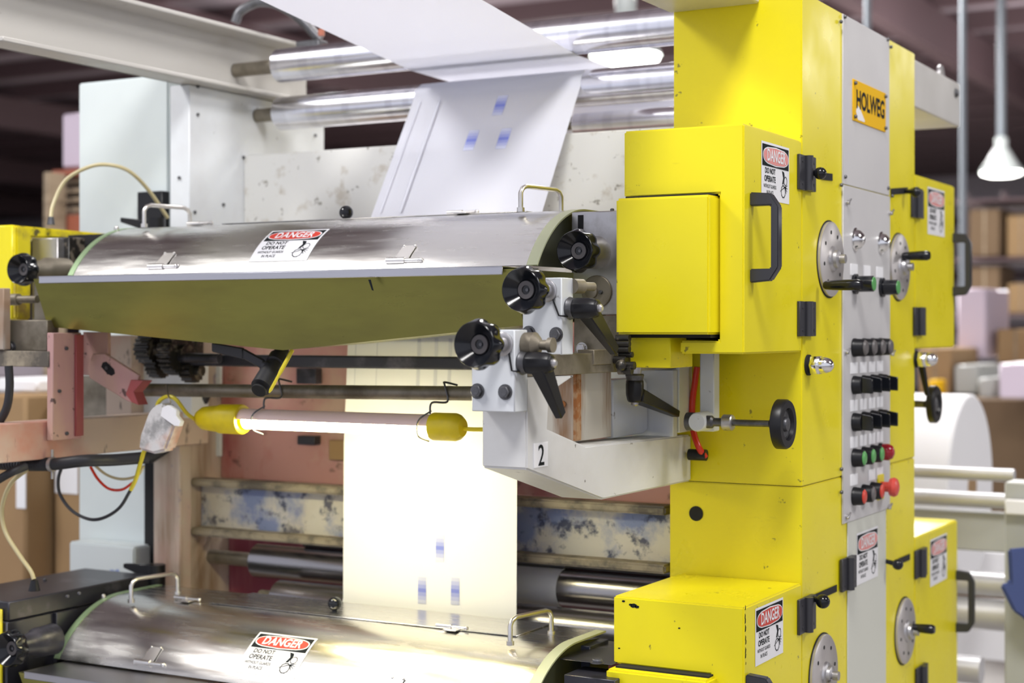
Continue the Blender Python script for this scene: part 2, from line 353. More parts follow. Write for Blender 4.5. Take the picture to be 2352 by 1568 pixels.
# ------------------------------------------------------------------ shared small meshes
def hexbolt_mesh(r=.010, h=.007, mt='bolt', washer=True):
    g = G()
    if washer: g.cyl((0, 0, 0), (0, 0, .002), r*1.25, n=20)
    g.cyl((0, 0, .0), (0, 0, h), r, n=6, b=.0008); g.cyl((0, 0, h), (0, 0, h+.0006), r*.6, n=16)
    return g.mesh('bolt', mt)
BOLT = hexbolt_mesh(); SBOLT = hexbolt_mesh(.0042, .005, 'bolt', False); BRIGHT = hexbolt_mesh(.009, .008, 'steel')
def bolt_on(parent, p, axis, me=None, name='bolt'):
    a, u, v = basis(axis); return place(name, me or BOLT, parent, frame(p, v, a.cross(v)) if False else Matrix.Translation(Vector(p)) @ a.to_track_quat('Z', 'Y').to_matrix().to_4x4())

# =================================================================== SETTING
g = G(); g.box(-60, 40, -6, 60, -.1, 0, 0); struct('floor', g, 'floor')
HC = 6.0
g = G(); g.box(-60, 40, -2, 60, HC, HC+.1, 0); ceil = struct('ceiling', g, 'roof')
g = G(); g.box(-.0, 1, 0, .16, 0, .26, 0); pm = g.mesh('purlin', 'maroon')
for i in range(32):
    o = bpy.data.objects.new('purlin', pm); C.objects.link(o); o.parent = ceil; o.location = (-60, 3+i*1.75, HC-.26); o.scale = (100, 1, 1)
g = G(); g.box(0, .22, -2, 60, -.55, 0, 0); pm = g.mesh('rafter', 'maroon')
for x in (-38, -30, -22, -14, -5.5, 3, 11, 19):
    o = bpy.data.objects.new('rafter', pm); C.objects.link(o); o.parent = ceil; o.location = (x, 0, HC-.26)
YW = 44
g = G(); g.box(-60, 40, YW, YW+.2, 0, HC, 0); wall = struct('wall_back', g, 'wallm')
for z in (1.4, 2.9, 4.4):
    g = G(); g.box(-60, 40, YW-.2, YW, z, z+.28, 0); part('girt', g, 'maroon', wall)
for x in range(-56, 40, 8):
    g = G(); g.box(x, x+.3, YW-.35, YW, 0, HC-.3, 0); part('wall_column', g, 'maroon', wall)
g = G(); g.box(-60.2, -60, -6, 60, 0, HC, 0); struct('wall_left', g, 'wallm')

# =================================================================== YELLOW COLUMN
X1 = -0.9955; YF = 2.882; YB = YatX(2101, X1)
XL = XatY(1547, YF); ZT = EYE+.638; ZS = Zat(1118, X1, YF)
col = thing('press_column', 'tall yellow steel press column carrying the grey control strip', 'column', (-1.13, 3.2, 0))
g = G(); g.box(XL, X1, YF, YB, ZS+.0007, ZT, .002, 2); part('upper_shell', g, 'yellow', col)
XLl = XatY(1538, YF)
g = G(); g.box(XLl, X1-.0005, YF+.0005, YB, .05, ZS-.0007, .002, 2); part('lower_shell', g, 'yellow', col)
g = G(); g.box(XL+.006, X1-.0055, YF+.006, YB-.005, ZS-.01, ZS+.01, 0); part('seam_gap', g, 'dark', col)
g = G(); g.box(XLl, X1, YF+.001, YB, 0, .05, .004); part('foot_plate', g, 'steel_dirty', col)
yp0, yp1 = YatX(1933, X1), YatX(2040, X1)
ztp = ZT-.002; zp1 = Zat(423, X1, yp0)
g = G(); g.box(X1, X1+.003, yp0, yp1, zp1+.001, ztp, .0008); part('cover_plate', g, 'grey_panel', col, 'light grey blank cover plate at the top of the strip')
zp0 = Zat(1203, X1, yp0)
yl0, yl1 = YatX(1945, X1), YatX(2033, X1)
g = G(); g.box(X1, X1+.002, yl0, yl1, .25, zp0-.001, .0006); part('lower_cover_plate', g, 'grey_green', col, 'pale grey lower cover plate')
# name plate
ny0, ny1 = YatX(1954, X1), YatX(2029, X1); nz1 = Zat(181, X1, ny0); nz0 = Zat(276, X1, ny0)
g = G(); g.box(X1+.003, X1+.0055, ny0, ny1, nz0, nz1, .0006); npl = part('name_plate', g, 'plate_yel', col, 'amber name plate with black capitals')
g = G(); put_text(g, 'HOLWEG', 0, 0, 0, (nz1-nz0)*.62, .56*(ny1-ny0)/.205*.80, .0016)
vs = list(g.bm.verts)
mnx = min(v.co.x for v in vs); mxx = max(v.co.x for v in vs); k = (ny1-ny0)*.86/(mxx-mnx)
hz = (nz1-nz0)
mny = min(v.co.y for v in vs); mxy = max(v.co.y for v in vs)
for v in vs:
    yy = (ny0+ny1)/2+.004+v.co.x*k; zz = (nz0+nz1)/2+.004+(v.co.y-(mny+mxy)/2)*(hz*.47/(mxy-mny)); v.co = Vector((X1+.0060, yy, zz))
part('lettering', g, 'stk_black', npl)
g = G(); pts = [(X1+.0057, ny0+.018+a*.06, nz0+.004+b*.03) for a, b in ((0, .5), (.12, 1), (.5, .75), (1, .1), (.95, 0), (.2, 0))]; g.prism(pts, (.0003, 0, 0), 0); part('chipped_patch', g, 'stk_white', npl)
for yy in (ny0+.008, ny1-.008):
    for zz in (nz0+.008, nz1-.008): bolt_on(npl, (X1+.0055, yy, zz), X_, SBOLT, 'screw')
for u, v in ((1929, 50), (1938, 39), (2037, 91), (2044, 108), (1939, 406), (1930, 425), (2038, 432), (2047, 450), (1930, 1077), (1930, 1130)):
    p = onX(u, v, X1+.002); bolt_on(col, p, X_, SBOLT)
# round cable hole in the lower shell
p = onY(1599, 1179, YF); g = G(); g.cyl(p-Y_*.0012, p+Y_*.001, .0145, n=28); part('cable_hole', g, 'dark', col)
# slots with ball knobs and cap nuts
def slot_knob(u0, v0, u1, v1, ku, kv, r=.012, red=False):
    a, b = onX(u0, v0, X1+.0012), onX(u1, v1, X1+.0012)
    g = G(); g.prism([a-Z_*.007, b-Z_*.007, b+Z_*.007, a+Z_*.007], (.0006, 0, 0), 0); sl = part('slot', g, 'dark', col)
    c = onX(ku, kv, X1+.03); g = G(); g.sphere(c, r, (1, 0, 0)); g.cyl((X1, c.y+.01, c.z+.004), c, .005, .006, n=12); part('ball_knob', g, 'black', col)
slot_knob(1886, 404, 1912, 407, 1884, 398)
slot_knob(1868, 1374, 1922, 1350, 1890, 1381, .0135)
slot_knob(2062, 1290, 2090, 1278, 2062, 1296)
slot_knob(2046, 440, 2085, 437, 2104, 441)
def cap_nut(u, v):
    p = onX(u, v, X1); t = 'cap_nut'
    g = G(); g.cyl(p, p+X_*.004, .020, n=24); g.cyl(p+X_*.004, p+X_*.012, .016, n=24); n_ = part('cap_nut', g, 'dark', col)
    g = G(); g.cyl(p+X_*.008, p+X_*.026, .0195, n=6, b=.001); g.lathe(p+X_*.026, X_, [(0, .0155), (.010, .0155), (.019, .012), (.024, .006), (.0255, .001)], 20); part('dome', g, 'chrome', n_)
cap_nut(1855, 838); cap_nut(2103, 825)
# dials with cranks
def dial(u, v, r, hu, hv, hl, hr=.0105):
    p = onX(u, v, X1)
    g = G(); g.cyl(p, p+X_*.0012, r+.003, n=48); d = part('dial', g, 'dark', col)
    g = G(); g.lathe(p, X_, [(0, r), (.006, r), (.008, r-.003)], 48); part('dial_plate', g, 'dialplate', d)
    g = G()
    for k in range(8):
        th = k*PI/4+.2; q = p+X_*.008+Y_*math.cos(th)*r*.72+Z_*math.sin(th)*r*.72; g.cyl(q, q+X_*.0006, .004, n=10)
    part('dial_holes', g, 'dark', d)['kind'] = 'stuff'
    g = G(); g.lathe(p+X_*.008, X_, [(0, .026), (.004, .024), (.006, .019), (.012, .018), (.015, .012)], 28); g.cyl(p+X_*.020, p+X_*.034, .009, n=16); part('hub', g, 'steel', d)
    q = onX(hu, hv, X1+.012); g = G()
    g.lathe(q, X_, [(0, .006), (.004, hr*.8), (.02, hr*.92), (hl*.6, hr), (hl-.006, hr*1.05), (hl, hr*.8)], 20); part('crank_handle', g, 'black', d)
M['dialplate'] = stain(mat('satin_dial_steel', (0.56, 0.53, 0.52), .35, .6), [((.4, .37, .36), 8, .4, .7, U1, .6, 4)])
dial(1904, 595, .074, 1892, 655, .075); dial(2063, 613, .074, 2072, 588, .062); dial(2076, 1448, .074, 2088, 1440, .058); dial(1888, 1548, .078, 1880, 1610, .075)
# stickers and hinge on the lower strip
def sticker_onX(parent, u0, v0, X, me, name='danger_sticker', s=1.0, label=None):
    """u0,v0: top-left corner of the sticker on the face at X"""
    p = onX(u0, v0, X); c = p + Y_*STK_W/2*s - Z_*STK_H/2*s
    return place(name, me, parent, frame(c+X_*.0006, Y_, Z_) @ Matrix.Scale(s, 4), label)
sticker_onX(col, 1967, 1225, X1+.002, STK_F, s=1.15)
HG = None
def hinge_mesh(h=.066, w=.082):
    g = G(); g.box(0, .006, -w/2, -.004, -h/2, h/2, .001); g.box(0, .010, .003, w/2, -h/2, h/2, .001); g.cyl((.009, 0, -h/2), (.009, 0, h/2), .009, n=16)
    for zz in (-h*.32, h*.32): g.cyl((.006, -w*.3, zz), (.0068, -w*.3, zz), .003, n=10); g.cyl((.010, w*.35, zz), (.0108, w*.35, zz), .003, n=10)
    return g.mesh('hinge', 'hinge')
HINGE = hinge_mesh()
def hinge_at(parent, u, v, X=X1): place('hinge', HINGE, parent, Matrix.Translation(onX(u, v, X)))
hinge_at(col, 1943, 1316, X1+.002)

# =================================================================== CONTROL PANEL
pan = thing('control_panel', 'light grey control panel with rows of switches and buttons', 'control panel', (X1, (yp0+yp1)/2, zp0))
g = G(); g.box(X1+.0002, X1+.0040, yp0-.001, yp1+.001, zp0, zp1-.001, .0008); part('panel_plate', g, 'grey_panel', pan)
XP = X1+.004
ucol = (1961, 1982, 2002, 2020); ycol = [YatX(u, XP) for u in ucol]
def zrow(v): return Zat(v, XP, ycol[0])
def collar(y, z, l=.022, r=.0185, name='push_button', mt='black_matte'):
    p = Vector((XP, y, z)); g = G(); g.lathe(p, X_, [(0, r*1.04), (.005, r*1.04), (.006, r), (l-.002, r*.95), (l, r*.86)], 24); return part(name, g, mt, pan)
def cap(b, y, z, mt, l=.022, r=.0145, dome=.002, name='button_cap'):
    p = Vector((XP+l-.002, y, z)); g = G(); g.lathe(p, X_, [(0, r), (.003, r), (.003+dome, r*.8), (.0035+dome, r*.1)], 24); part(name, g, mt, b)
z1, z2, z3, z4, z5 = zrow(798), zrow(884), zrow(969), zrow(1051), zrow(1139)
for y in ycol:
    b = collar(y, z1, .024, name='indicator_knob'); cap(b, y, z1, 'btn_grey', .024, .0155, .003)
for z in (z2, z3):
    for y in ycol:
        b = collar(y, z, .018, name='selector_switch')
        g = G(); p = Vector((XP+.018, y, z)); g.hexa([p+Vector((0, -.005, -.016)), p+Vector((0, .005, -.016)), p+Vector((0, .005, .016)), p+Vector((0, -.005, .016))],
               [p+Vector((.022, -.003, -.017)), p+Vector((.022, .003, -.017)), p+Vector((.022, .003, .012)), p+Vector((.022, -.003, .012))]); part('selector_lever', g, 'black', b)
for i, y in enumerate(ycol):
    if i < 3: b = collar(y, z4); cap(b, y, z4, 'btn_green')
    else:
        b = collar(y, z4, .010, name='indicator_lamp'); g = G(); g.lathe((XP+.008, y, z4), X_, [(0, .018), (.012, .018), (.02, .014), (.024, .006), (.025, .001)], 24); part('lens', g, 'btn_redlens', b)
for i, (y, m_) in enumerate(zip(ycol, ('btn_red', 'btn_grey', 'btn_red', None))):
    if m_: b = collar(y, z5); cap(b, y, z5, m_)
    else:
        g = G(); g.box(XP, XP+.004, y-.020, y+.022, z5-.024, z5+.030, .001); b = part('emergency_stop', g, 'yellow', pan, 'red mushroom stop button on a yellow square')
        g = G(); g.lathe((XP, y, z5+.004), X_, [(0, .011), (.022, .011), (.024, .019), (.032, .021), (.038, .018), (.042, .008), (.0425, .001)], 28); part('mushroom_head', g, 'mushroom', b)
for z, idx in ((zrow(845), range(4)), (zrow(931), range(4)), (zrow(1015), range(4)), (zrow(1101), (0, 2, 3)), (zrow(619), None)):
    for i in (idx or (0, 1, 2)):
        y = ycol[i] if idx is not None else YatX((1961, 1991, 2020)[i], XP)
        g = G(); w_ = .0235; g.box(XP, XP+.0012, y-w_, y+w_, z-.0115, z+.0115, .0002); part('label_plate', g, 'lab_white', pan)
for u, v in ((1964, 550), (2023, 558)):
    p = onX(u, v, XP); g = G(); g.lathe(p, X_, [(0, .025), (.002, .025), (.004, .021), (.012, .018), (.018, .011), (.0205, .003)], 28); part('round_dial_knob', g, 'chrome', pan)
for u, v, ex in ((1962, 652, .040), (2024, 660, .036)):
    p = onX(u, v, XP); g = G(); g.lathe(p, X_, [(0, .021), (.006, .021), (.007, .016), (.010, .0165), (ex, .0165), (ex+.001, .015)], 24); b = part('push_button', g, 'black', pan, 'long black push button with a green end')
    g = G(); g.lathe(p+X_*ex, X_, [(0, .0145), (.0025, .014), (.003, .002)], 24); part('button_cap', g, 'btn_green', b)
for u, v in ((1945, 465), (2044, 489), (1943, 808), (2047, 812), (1944, 1186), (2040, 1164)):
    p = onX(u, v, XP); g = G(); g.cyl(p, p+X_*.006, .005, n=12); g.prism([p+Vector((.004, -.012, -.004)), p+Vector((.004, .010, .006)), p+Vector((.004, .008, .009)), p+Vector((.004, -.013, 0))], (.004, 0, 0), .0006); part('wing_latch', g, 'steel', pan)

# =================================================================== DOOR BOXES
def pull_handle(parent, y, zt, zb, X, out=.052, w=.020):
    g = G(); t = .014
    P = [(0, zt), (out*.62, zt-.002), (out, zt-.022), (out, zb+.022), (out*.62, zb+.002), (0, zb), (0, zb+.024), (out*.45, zb+.024), (out-t, zb+.038), (out-t, zt-.038), (out*.45, zt-.024), (0, zt-.024)]
    P = [(0, zt), (out*.70, zt-.003), (out, zt-.026), (out, zb+.026), (out*.70, zb+.003), (0, zb), (0, zb+.024), (out-t, zb+.024), (out-t, zt-.024), (0, zt-.024)]
    g.prism([Vector((X+a, y, z)) for a, z in P], (0, w, 0), .002, 2); return part('pull_handle', g, 'hinge', parent)
Y2 = 2.581
XBl = XatY(1433, Y2)
db = thing('door_box', 'yellow door box with black handle on the upper front of the column', 'door box', ((XBl+X1)/2, 2.73, EYE-.04))
zb1, zb0 = Zat(283, X1, Y2), Zat(813, X1, Y2); zcut1, zcut0 = Zat(444, XatY(1652, Y2), Y2), Zat(783, XatY(1652, Y2), Y2); xc = XatY(1652, Y2); xb = XatY(1562, Y2)
YE = YF-.001
P = [(XBl, zb1), (X1, zb1), (X1, zb0), (xb, zb0), (xb, zcut0), (xc, zcut0), (xc, zcut1), (XBl, zcut1)]
g = G(); g.prism([Vector((a, Y2, z)) for a, z in P], (0, YE-Y2, 0), .003, 2); part('box_shell', g, 'yellow', db)
g = G(); g.box(XBl+.02, xc-.001, Y2+.065, YE-.01, zcut0+.001, zcut1-.001, 0); part('recess_back', g, 'dark', db)
hy = YatX(1722, X1); pull_handle(db, hy, Zat(441, X1, hy), Zat(649, X1, hy), X1)
hinge_at(db, 1847, 398); hinge_at(db, 1847, 732)
sticker_onX(db, 1748, 322, X1, STK_F, s=1.1)
# small inner box
Y3 = 2.540
xs0, xs1 = XatY(1414, Y3), XatY(1629, Y3); zs1, zs0 = Zat(446, xs1, Y3), Zat(768, xs1, Y3)
sb = thing('junction_box', 'small bright yellow box set into the upper door box', 'box', ((xs0+xs1)/2, Y3+.02, zs0))
g = G(); g.box(xs0, xs1, Y3, Y3+.095, zs0, zs1, .004, 2); part('lid', g, 'yellow', sb)
g = G(); g.box(xs0+.01, xs1-.006, Y3+.02, Y3+.10, zs0-.006, zs1+.004, .0); part('gap_shade', g, 'dark', sb)  # black block stands for the shade in the gap round the lid
yb_ = 2.575; xx0, xx1 = XatY(1447, yb_), XatY(1540, yb_)
g = G(); g.box(xx0, xx1, yb_, yb_+.10, Zat(845, xx1, yb_), zs0-.0015, .0015); part('lower_bracket', g, 'yellow', sb, 'yellow bracket below the small box')
# rear upper door box
def rear_box(utop, vtop, vbot, ur, name_label, sticker_uv, handle_v, hinge_uv, z0=None):
    y0, y1 = YB+.001, YatX(ur, X1); zt = Zat(vtop, X1, YatX(2105, X1)); zb = Zat(vbot, X1, y1) if vbot else .3
    t = thing('door_box', name_label, 'door box', ((XL+X1)/2, (y0+y1)/2, zb))
    g = G(); g.box(XL, X1, y0, y1, zb, zt, .003, 2); part('box_shell', g, 'yellow', t)
    sticker_onX(t, *sticker_uv, X1, STK_F, s=1.2)
    hy_ = YatX(handle_v[0], X1)-.02; pull_handle(t, hy_, Zat(handle_v[1], X1, hy_), Zat(handle_v[2], X1, hy_), X1, out=.045)
    for u, v in hinge_uv: hinge_at(t, u, v)
    return t
rear_box(0, 401, 797, 2192, 'yellow door box on the upper rear edge of the column', (2130, 428), (2192, 535, 680), ((2102, 468), (2107, 738)))
rear_box(0, 1233, None, 2199, 'yellow door box on the lower rear edge of the column', (2136, 1240), (2199, 1310, 1452), ((2110, 1292), (2112, 1560)))
# lower front door box
zt2 = Zat(1395, X1, Y2); xl2 = XatY(1409, Y2)
lb = thing('door_box', 'yellow door box with scuffed flat top at the bottom front of the column', 'door box', ((xl2+X1)/2, 2.73, .3))
zc2 = Zat(1533, XatY(1500, Y2), Y2); xc2 = XatY(1630, Y2)
P = [(xl2, zt2), (X1, zt2), (X1, .3), (xc2, .3), (xc2, zc2), (xl2, zc2)]
g = G(); g.prism([Vector((a, Y2, z)) for a, z in P], (0, YE-Y2, 0), .003, 2); part('box_shell', g, 'yellow', lb)
g = G(); g.box(xl2+.03, xc2-.001, Y2+.065, YE-.01, .3, zc2-.001, 0); part('recess_back', g, 'dark', lb)
hy = YatX(1712, X1); pull_handle(lb, hy, Zat(1549, X1, hy), Zat(1760, X1, hy), X1)
hinge_at(lb, 1847, 1410)
sticker_onX(lb, 1734, 1398, X1, STK, s=1.08)
# chipped paint patches
rnd = random.Random(3)
g = G()
for k in range(9):
    c = onX(1707, 1400+k*16+rnd.uniform(-5, 5), X1+.0003); s_ = rnd.uniform(.001, .0026); c.y = Y2+.004+rnd.uniform(0, .004)
    g.prism([c+Vector((0, s_*a, s_*b*2.2)) for a, b in ((-1, -1), (.6, -.8), (1, .4), (-.2, 1.2))], (.0003, 0, 0), 0)
for (u, v, s_) in ((1455, 1390, .006), (1448, 1388, .003), (1463, 1393, .004), (1432, 1380, .003), (1560, 1442, .002), (1422, 1488, .002)):
    c = onY(u, v, Y2-.0003); g.prism([c+Vector((s_*a, 0, s_*b)) for a, b in ((-1, -.4), (-.3, -.7), (.8, -.5), (1.1, .3), (.2, .6), (-.8, .4))], (0, -.0003, 0), 0)
part('paint_chips', g, 'stk_black', lb, 'dark chips along the worn corner')['kind'] = 'stuff'
xs0b, xs1b = XatY(1391, Y3), XatY(1625, Y3)
sb2 = thing('junction_box', 'small yellow box with chipped top edge under the lower door box', 'box', ((xs0b+xs1b)/2, Y3+.02, .5))
zz1 = Zat(1536, xs0b, Y3)
g = G(); g.box(xs0b, xs1b, Y3, Y3+.08, .5, zz1, .004, 2); part('lid', g, 'yellow', sb2)
g = G(); g.box(xs0b+.01, xs1b-.006, Y3+.02, Y3+.085, .49, zz1+.003, 0); part('gap_shade', g, 'dark', sb2)  # shaded gap of the lower lid, modelled as a black block

# =================================================================== BRACKET ARM "2"
XA = -1.22; YA = YatX(1210, XA)
arm = thing('bracket_arm', 'white painted bracket arm marked with the number 2', 'bracket', (XA-.04, 2.5, Zat(1147, XA, YatX(1385, XA))))
P = [(1210, 866), (1322, 862), (1262, 903), (1258, 985), (1345, 1024), (1587, 998), (1587, 1104), (1385, 1147), (1210, 1078)]
g = G(); g.prism([onX(u, v, XA) for u, v in P], (-.083, 0, 0), .003, 2); part('arm_body', g, 'white_arm', arm)
y0, y1 = YatX(1225, XA), YatX(1257, XA); za, zb = Zat(1075, XA, y0), Zat(1018, XA, y0)
g = G(); g.box(XA, XA+.0015, y0, y1, za, zb, .0003); pl = part('number_plate', g, 'lab_white', arm, 'small white plate with a black 2')
g = G(); put_text(g, '2', 0, 0, 0, 1, 1, .008); bb = [v.co.copy() for v in g.bm.verts]
mx = max(v.x for v in bb); mn = min(v.x for v in bb); my = max(v.y for v in bb); ny = min(v.y for v in bb)
for v in g.bm.verts: v.co = Vector((XA+.002, (y0+y1)/2+(v.co.x-(mx+mn)/2)/(mx-mn)*.020, (za+zb)/2+(v.co.y-(my+ny)/2)/(my-ny)*.034))
part('numeral', g, 'stk_black', pl)

# ------------- lobed knobs, clamp levers
def lobed_knob(parent, c, r=.038, name='lobed_knob'):
    """c = centre of the front face; the axis runs along Y, back to the block"""
    n = 128; g = G(); ax = -Y_; b = Vector(c)+Y_*.040; L = .11
    prof = [(0, r*.42), (.004, r*.46), (.007, r*.80, L*.5), (.009, r*.94, L), (.012, r*1.01, L), (.018, r*1.05, L), (.026, r*1.05, L), (.031, r*1.02, L*.8), (.035, r*.98, L*.4), (.038, r*.945, .01), (.040, r*.92, 0), (.0408, r*.89, 0), (.0400, r*.86, 0), (.021, r*.42, 0), (.0205, r*.40, 0), (.0215, r*.39, 0)]
    g.lathe(b, ax, prof, n, lob=8, ph=.2); k = part(name, g, 'black', parent, angle=55)
    g = G(); g.lathe(b-Y_*.0215, ax, [(0, r*.40), (.002, r*.385), (.002, r*.20), (-.004, r*.18)], 32, cap0=False); part('insert', g, 'insert', k)
    g = G(); g.cyl(b-Y_*.016, b-Y_*.0185, r*.19, n=20); g.cyl(b-Y_*.018+X_*.002, b-Y_*.0235+X_*.002, .0028, n=10); part('screw', g, 'bolt', k)
    return k
def clamp_lever(parent, base, tip, hub_axis, hub_len=.056, r=.0185, start=.033):
    """hub starts at base, runs along hub_axis; arm goes to tip"""
    a = Vector(hub_axis).normalized(); base = Vector(base); tip = Vector(tip)
    g = G(); g.lathe(base, a, [(0, r*.95), (.003, r*1.05), (.005, r*1.0), (.012, r*.92)], 24); col_ = G()
    lv = G(); lv.lathe(base, a, [(.010, r*.86), (.013, r*.98), (.020, r*1.02), (hub_len*.72, r*1.0), (hub_len*.92, r*.86), (hub_len, r*.7)], 8, ph=PI/8, b=.001)
    s = base+a*start; d = (tip-s); L = d.length; d.normalize(); side = a.cross(d).normalized(); up = d.cross(side).normalized()
    w0, h0, w1, h1 = .0165, .012, .0085, .0065
    s2 = s + d*.004
    lv.hexa([s2+side*w0+up*h0, s2-side*w0+up*h0, s2-side*w0-up*h0, s2+side*w0-up*h0], [tip+side*w1+up*h1, tip-side*w1+up*h1, tip-side*w1-up*h1, tip+side*w1-up*h1], .0018)
    o = part('clamp_lever', lv, 'black_matte', parent)
    part('collar', g, 'bolt', o)
    g = G(); g.lathe(base+a*hub_len, a, [(0, .007), (.004, .007), (.007, .004)], 16); part('screw', g, 'steel', o)
    return o

def clamp_block(label, ul, ur, vt, vb, uk, vk, bolts, lever, Yf=None):
    Yf = YatX(ur, XA+.0015)
    x0, x1 = XatY(ul, Yf), XA+.0015
    zt, zb = Zat(vt, x1, Yf), Zat(vb, x1, Yf)
    t = thing('clamp_block', label, 'clamp', ((x0+x1)/2, Yf+.02, zb))
    g = G(); g.box(x0, x1, Yf, Yf+.042, zb, zt, .0015); part('block_body', g, 'white', t)
    for u, v in bolts:
        p = onY(u, v, Yf); bolt_on(t, p, -Y_)
    kc = onY(uk, vk, Yf-.090)
    lobed_knob(t, kc)
    g = G(); p = Vector((kc.x, Yf, kc.z)); g.lathe(p, -Y_, [(0, .019), (.004, .0192), (.0055, .017), (.006, .012), (.014, .0118), (.016, .009), (.052, .009)], 28); part('shaft_collar', g, 'steel', t)
    (hu, hv), (tu, tv) = lever
    b = onX(hu, hv, x1); tip = onX(tu, tv, x1+.040)
    clamp_lever(t, b, tip, X_)
    a = p - Y_*.002 + Vector((.012, 0, -.014)); c = Vector((x1-.004, Yf-.002, b.z-.012)); g = G(); g.tube([a, c, Vector((x1+.004, Yf-.001, b.z-.013)), b+Vector((.004, -.004, -.014))], .0016, 8, smooth=False); part('retaining_wire', g, 'black_matte', t)
    return t
cb1 = clamp_block('front white clamp block with the lowest lobed knob', 1083, 1182, 757, 947, 1088, 791, ((1097, 898), (1161, 900)), ((1197, 833), (1288, 955)))
cb2 = clamp_block('rear white clamp block with the middle lobed knob', 1200, 1290, 637, 815, 1196, 665, ((1215, 765), (1278, 768)), ((1306, 708), (1412, 806)))
Yc = YatX(1182, XA); p = onX(1207, 792, XA+.002)
g = G(); g.lathe(p, X_, [(0, .020), (.018, .0205), (.024, .014), (.028, .008), (.04, .0085), (.042, .012), (.050, .012)], 22); part('greasy_stub', g, 'steel_dirty', cb1)
p = onX(1316, 657, XA+.002)
g = G(); g.lathe(p, Vector((.30, 1, 0)), [(0, .0125), (.022, .0125), (.024, .0075), (.050, .0075)], 20); part('shaft_stub', g, 'steel_dirty', cb2)

# bearing plate with top knob
YP = 2.60
bp = thing('bearing_plate', 'worn steel bearing plate with the highest lobed knob', 'bearing', (XatY(1365, YP), YP, EYE-.075))
xa, xb_ = XatY(1312, YP), XatY(1440, YP)
zt_, zm_, zl_ = Zat(487, XatY(1320, YP), YP), Zat(723, XatY(1390, YP), YP), EYE-.076
g = G(); g.box(xa, xb_, YP, YP+.05, zm_, zt_, .002); part('plate', g, 'steel', bp)
g = G(); g.box(XatY(1317, YP), xb_, YP+.002, YP+.06, zl_, zm_-.001, .001); part('lower_plate', g, 'steel_dirty', bp)
p0 = onY(1303, 508, YP-.0004); g = G(); g.box(p0.x+.022, p0.x+.033, YP-.001, YP+.0, Zat(528, p0.x, YP), Zat(495, p0.x, YP), 0); part('slot', g, 'dark', bp)
kc = onY(1319, 575, YP-.088); lobed_knob(bp, kc)
g = G(); pp = Vector((kc.x, YP, kc.z)); g.lathe(pp, -Y_, [(0, .030), (.012, .030), (.018, .0285), (.030, .0275), (.046, .022)], 32); part('boss', g, 'steel', bp)
pc = onY(1372, 670, YP-.0); g = G(); g.lathe(pc, -Y_, [(0, .030), (.004, .030), (.005, .029)], 36); g.lathe(pc-Y_*.005+X_*-.008, -Y_, [(0, .012), (.006, .012), (.007, .01)], 20); part('flange', g, 'steel_dirty', bp)
bolt_on(bp, onY(1381, 671, YP-.005), -Y_, SBOLT); bolt_on(bp, Vector((XatY(1395, YP), YP+.02, zt_)), Z_, SBOLT)
bolt_on(bp, onY(1337, 800, YP-.01), -Y_, BRIGHT)
# slide bar running back to the column
g = G(); YBs = YatX(1212, XA); g.box(XA-.07, XA-.001, YBs+.002, 2.55, EYE-.0765, EYE-.042, .001); sbar = solo('slide_bar', g, 'steel_dirty', 'grimy flat steel slide bar lying on the numbered bracket arm', 'bar')
g = G(); g.box(XA-.07, XA-.001, 2.552, 2.84, EYE-.0765, EYE-.066, .001); part('thin_end', g, 'steel', sbar)
g = G(); yk = YatX(1362, XA); g.box(XA-.03, XA+.002, yk, yk+.07, EYE-.062, EYE-.036, .001); part('stop_plate', g, 'steel_dirty', sbar)
# greasy chain end beside small yellow box
c0 = onY(1430, 815, 2.53)
g = G(); rr = random.Random(5)
for k in range(7): 
    c = c0 + Vector((rr.uniform(-.008, .008), rr.uniform(0, .01), -.028+k*.0095)); g.cyl(c-X_*.013, c+X_*.013, rr.uniform(.005, .0075), n=10)
g.sphere(c0+Vector((0, -.006, -.018)), .010, n=12, m=8)
solo('chain_end', g, 'grease', 'clump of greasy black chain under the small yellow box', 'chain')
# rust streaked housing in the opening
Xr = -1.262
ya_, yb2 = YatX(1322, Xr), YatX(1404, Xr)
rh = thing('rusted_housing', 'cream housing with a rust streaked corner behind the bracket arm', 'housing', (Xr-.04, ya_+.05, EYE-.22))
g = G(); g.box(Xr-.11, Xr, ya_, yb2, Zat(1014, Xr, ya_), EYE-.078, .001); part('housing_body', g, 'rusty', rh)
g = G(); g.box(Xr-.004, Xr+.0025, ya_-.002, ya_+.018, Zat(1012, Xr, ya_), EYE-.079, .001); part('rust_strip', g, 'rust', rh)
g = G(); p = onY(1293, 928, ya_-.001); g.lathe(p, -Y_, [(0, .006), (.002, .006)], 16); part('bolt_hole', g, 'rust', rh)
# cream and blue-grey plates towards the column
ps = thing('support_plate', 'cream support plate under the third clamp lever', 'plate', (Xr-.03, 2.65, EYE-.25))
y0_, y1_ = YatX(1406, Xr-.005), YatX(1475, Xr-.005)
a_ = onY(1392, 848, 2.78); b_ = onY(1546, 1003, 2.78); g = G(); g.box(a_.x, b_.x, 2.78, 2.80, b_.z, a_.z, .001); part('back_plate', g, 'white', ps)
g = G(); g.prism([onX(u, v, Xr-.005) for u, v in ((1408, 872), (1478, 866), (1486, 880), (1488, 985), (1478, 995), (1408, 1006))], (-.03, 0, 0), .0015); part('plate_body', g, 'white', ps)
Xs = -1.235
up = thing('guide_upright', 'pale grey square guide upright left of the red hose', 'upright', (Xs, 2.8, EYE-.2))
g = G(); yy0, yy1 = YatX(1560, Xs+.02), YatX(1590, Xs+.02); g.box(XatY(1508, yy0), Xs+.02, yy0, yy1, Zat(993, Xs, yy0), EYE-.01, .0015); part('upright_body', g, 'white', up)
